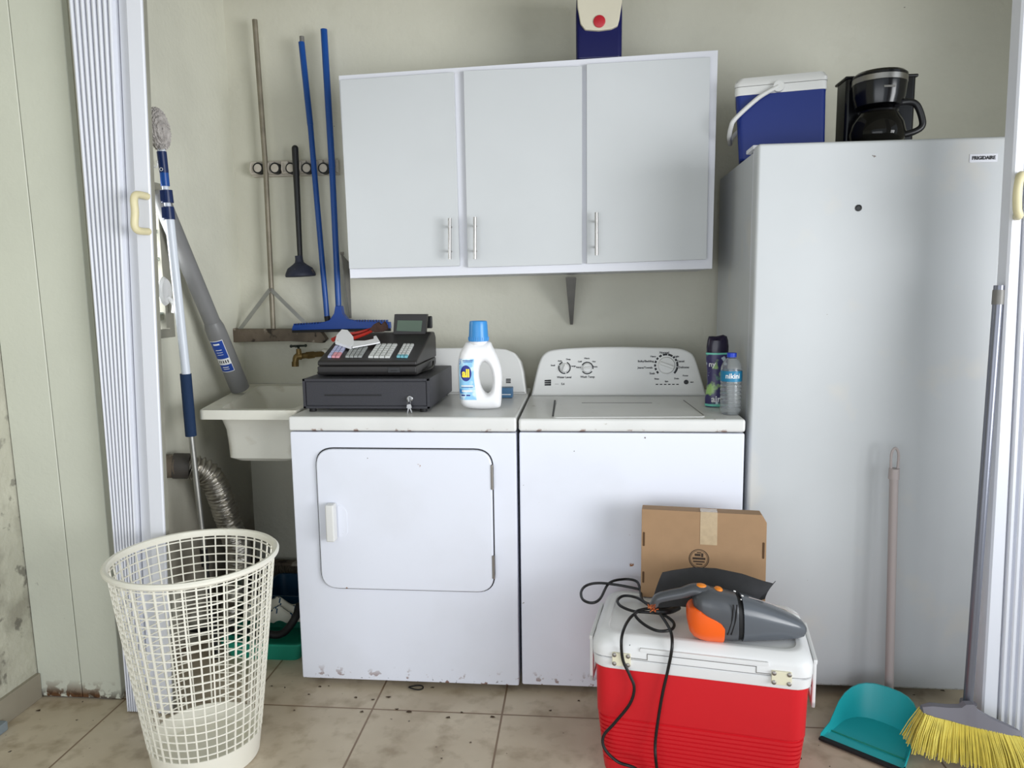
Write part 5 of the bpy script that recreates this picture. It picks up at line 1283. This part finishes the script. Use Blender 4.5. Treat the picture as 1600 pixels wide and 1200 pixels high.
# ================================================================== COFFEE MAKER
def coffee():
    zb = 1.738; y0 = .27
    gx = lambda u, y=y0: at(u, 170, y=y).x
    gz = lambda v, y=y0: at(1375, v, y=y).z
    cx_ = at(1374, 170, y=y0 + .06).x
    t = thing('coffee_maker', 'black drip coffee maker with a glass carafe, on top of the freezer', 'coffee maker', (cx_, y0 + .1, zb))
    b = MB(); b.box(gx(1322), gx(1426), y0 + .02, y0 + .24, zb, zb + .03, .012, 3); b.build('base', 'coffeeblack', t)
    b = MB(); yb_ = y0 + .13; b.box(at(1321, 170, y=yb_).x, at(1430, 170, y=yb_).x, yb_, yb_ + .10, zb + .028, at(1330, 119, y=yb_).z, .012, 3); b.box(at(1320, 170, y=yb_).x - .003, at(1431, 170, y=yb_).x + .003, yb_ - .003, yb_ + .103, at(1330, 119, y=yb_).z - .010, at(1330, 119, y=yb_).z, .004, 3); b.build('water_tank', 'coffeeblack', t)
    yc = y0 + .085
    zt0, zt1 = at(1375, 163, y=y0 + .03).z, at(1375, 120, y=y0 + .02).z; rr = (at(1416, 120, y=yc).x - at(1334, 120, y=yc).x) / 2; xc = (at(1416, 120, y=yc).x + at(1334, 120, y=yc).x) / 2
    b = MB(); b.lathe([(rr * .72, zt0), (rr * .86, zt0 + .004), (rr * .95, zt0 + .03), (rr, zt1 - .012), (rr, zt1 - .008)], (xc, yc, 0), 40); bw = b.build('brew_head', 'coffeeblack', t)
    b = MB(); b.lathe([(rr * 1.0, zt1 - .0078), (rr * 1.01, zt1 - .007), (rr * 1.01, zt1 + .010), (rr, zt1 + .011)], (xc, yc, 0), 40); b.build('metal_band', 'steel', bw)
    b = MB(); b.lathe([(rr * 1.01, zt1 + .0112), (rr * 1.01, zt1 + .018), (rr * .9, zt1 + .026), (0, zt1 + .028)], (xc, yc, 0), 40); b.build('lid', 'coffeeblack', bw)
    b = MB(); b.text('COFFEE', .012, TX((xc + .002, yc - rr * .99 - .0005, zt1 - .034)), 0, bold=.0002) if 0 else b.box(xc - .016, xc + .018, yc - rr * .985 - .001, yc - rr * .97, zt1 - .036, zt1 - .030); b.build('name_plate', 'galv', bw)
    # carafe
    zc1 = zt0 - .004; zc0 = zb + .032; hh = zc1 - zc0; rc = rr * 1.04
    prof = [(rc * .62, 0), (rc * .80, .003), (rc * .96, hh * .18), (rc, hh * .36), (rc * .93, hh * .6), (rc * .76, hh * .82), (rc * .66, hh * .93)]
    b = MB(); b.lathe([(r, zc0 + z) for r, z in prof], (xc, yc, 0), 40, cap=False)
    b.lathe([(r - .002, zc0 + z + .002) for r, z in prof[::-1]] + [(.001, zc0 + .0025)], (xc, yc, 0), 40, cap=False); g = b.build('carafe', 'smoked', t, label='smoked glass carafe')
    b = MB(); b.lathe([(rc * .60, zc0 - .001), (rc * .60, zc0 + .0005)], (xc, yc, 0), 32); b.lathe([(rc * .68, zc1 - hh * .12), (rc * .72, zc1 - hh * .06), (rc * .66, zc1 - .004), (0, zc1 - .003)], (xc, yc, 0), 32); b.build('carafe_collar', 'coffeeblack', g)
    hx = [(1403, 162), (1420, 159), (1433, 165), (1441, 186), (1440, 198), (1428, 206), (1408, 212)]
    b = MB(); P = [at(u, v, y=yc - .03) for u, v in hx]; P[0].x -= .012; b.tube(P, .0105, 10, sm=5); b.build('carafe_handle', 'blackp', g)
coffee()

# ================================================================== SMALL JUG COOLER ON THE CABINET
def small_cooler():
    y0 = .435
    zb = at(930, 90, y=.419).z + .0035; xl = at(899.5, 60, y=y0).x; xr = at(972.5, 60, y=y0).x
    t = thing('lunch_cooler', 'small navy cooler with white lid and red button, on top of the wall cabinet', 'cooler', ((xl + xr) / 2, y0 + .11, zb))
    D = .21; zt = zb + .24
    V = lambda g, z: [Vector((p_[0], p_[1], z)) for p_ in rrect(xl + g, xr - g, y0 + g, y0 + D - g, .018)]
    b = MB(); b.loft([V(.004, zb), V(.001, zb + .005), V(0, zb + .15), V(.004, zt)]); bd = b.build('body', 'jugblue', t)
    for i in range(3):
        pass
    def S(u, v): p = at(u, v, y=y0 - .006); return (p.x, p.z)
    px = [(901, -20), (902, 10), (907, 38), (914, 47), (935, 48.5), (955, 46), (965, 41), (968, 30), (972, 2), (973, -20)]
    pl = [S(u, v) for u, v in px]
    b = MB(); b.prism(rpoly(pl, .003, 2), y0 - .012, y0 + .02, .004, seg=3)
    b.box(pl[0][0], pl[-1][0], y0 - .012, y0 + D + .008, pl[0][1] - .002, pl[0][1] + .035, .012, 3); ld = b.build('lid', 'lidcream', t)
    q = at(936.5, 33.5, y=y0 - .013); b = MB(); b.lathe([(.0205, -.002), (.0205, .003), (.018, .005), (0, .006)], (q.x, y0 - .012, q.z), 28, X=Matrix.Rotation(math.radians(90), 4, 'X')); b.build('push_button', 'redbtn', ld, label='round red button')
small_cooler()

# ================================================================== SMALL THINGS
c = at(650, 1074, z=.004)
b = MB(); b.tube([Vector((c.x + .024 * math.cos(q), c.y + .012 * math.sin(q), .004 + .002 * math.sin(q * 2))) for q in [i * math.pi / 6 for i in range(12)]], .0022, 7, closed=True, sm=3)
solo(b, 'wire_loop', 'cordblack', 'small loop of black wire on the floor under the front of the dryer', 'wire')
p = at(0, 1136, z=.02); b = MB(); b.box(p.x - .10, p.x + .010, p.y - .05, p.y + .02, .0, .030, .004, X=None)
solo(b, 'grey_block', 'greyblock', 'bluish grey block end at the far left edge, by the baseboard', 'block')
# hooks on the closet side wall beside the duster
h = at(240, 250, x=XL + .012)
t = thing('wall_hook', 'small white wall hook beside the duster head', 'hook', (XL, h.y, h.z - .03))
b = MB(); b.box(XL + .0005, XL + .006, h.y - .008, h.y + .008, h.z - .01, h.z + .02, .001); b.tube([(XL + .004, h.y, h.z - .004), (XL + .012, h.y, h.z - .022), (XL + .022, h.y, h.z - .022), (XL + .026, h.y, h.z - .008)], .003, 7); b.ball((XL + .026, h.y, h.z - .006), .005); b.build('hook_body', 'console', t)
# dry leaf bits under the machines' front edge
b = MB()
for u, v, r in ((500, 1073, .006), (483, 1085, .005), (514, 1072, .004), (607, 1089, .008), (556, 1090, .006), (583, 1093, .006), (700, 1121, .008), (722, 1113, .005), (770, 1120, .009), (620, 1108, .006), (640, 1112, .01), (860, 1110, .005), (565, 1112, .007), (905, 1095, .005), (425, 1072, .004), (460, 1110, .004), (385, 1180, .012), (400, 1172, .008), (735, 1160, .004), (690, 1185, .003), (60, 1110, .008), (120, 1125, .004)):
    c = at(u, v, z=.001); a0 = random.uniform(0, 3); pts = [Vector((c.x + r * (1 if k % 2 else .55) * math.cos(a0 + k * math.pi / 3.5) * 1.3, c.y + r * .6 * math.sin(a0 + k * math.pi / 3.5), .0008 + .001 * (k % 3))) for k in range(7)]
    b.quad(pts)
o = solo(b, 'leaf_litter', 'litter', 'scattered dry leaf crumbs on the tiles in front of the dryer', 'debris'); o['kind'] = 'stuff'
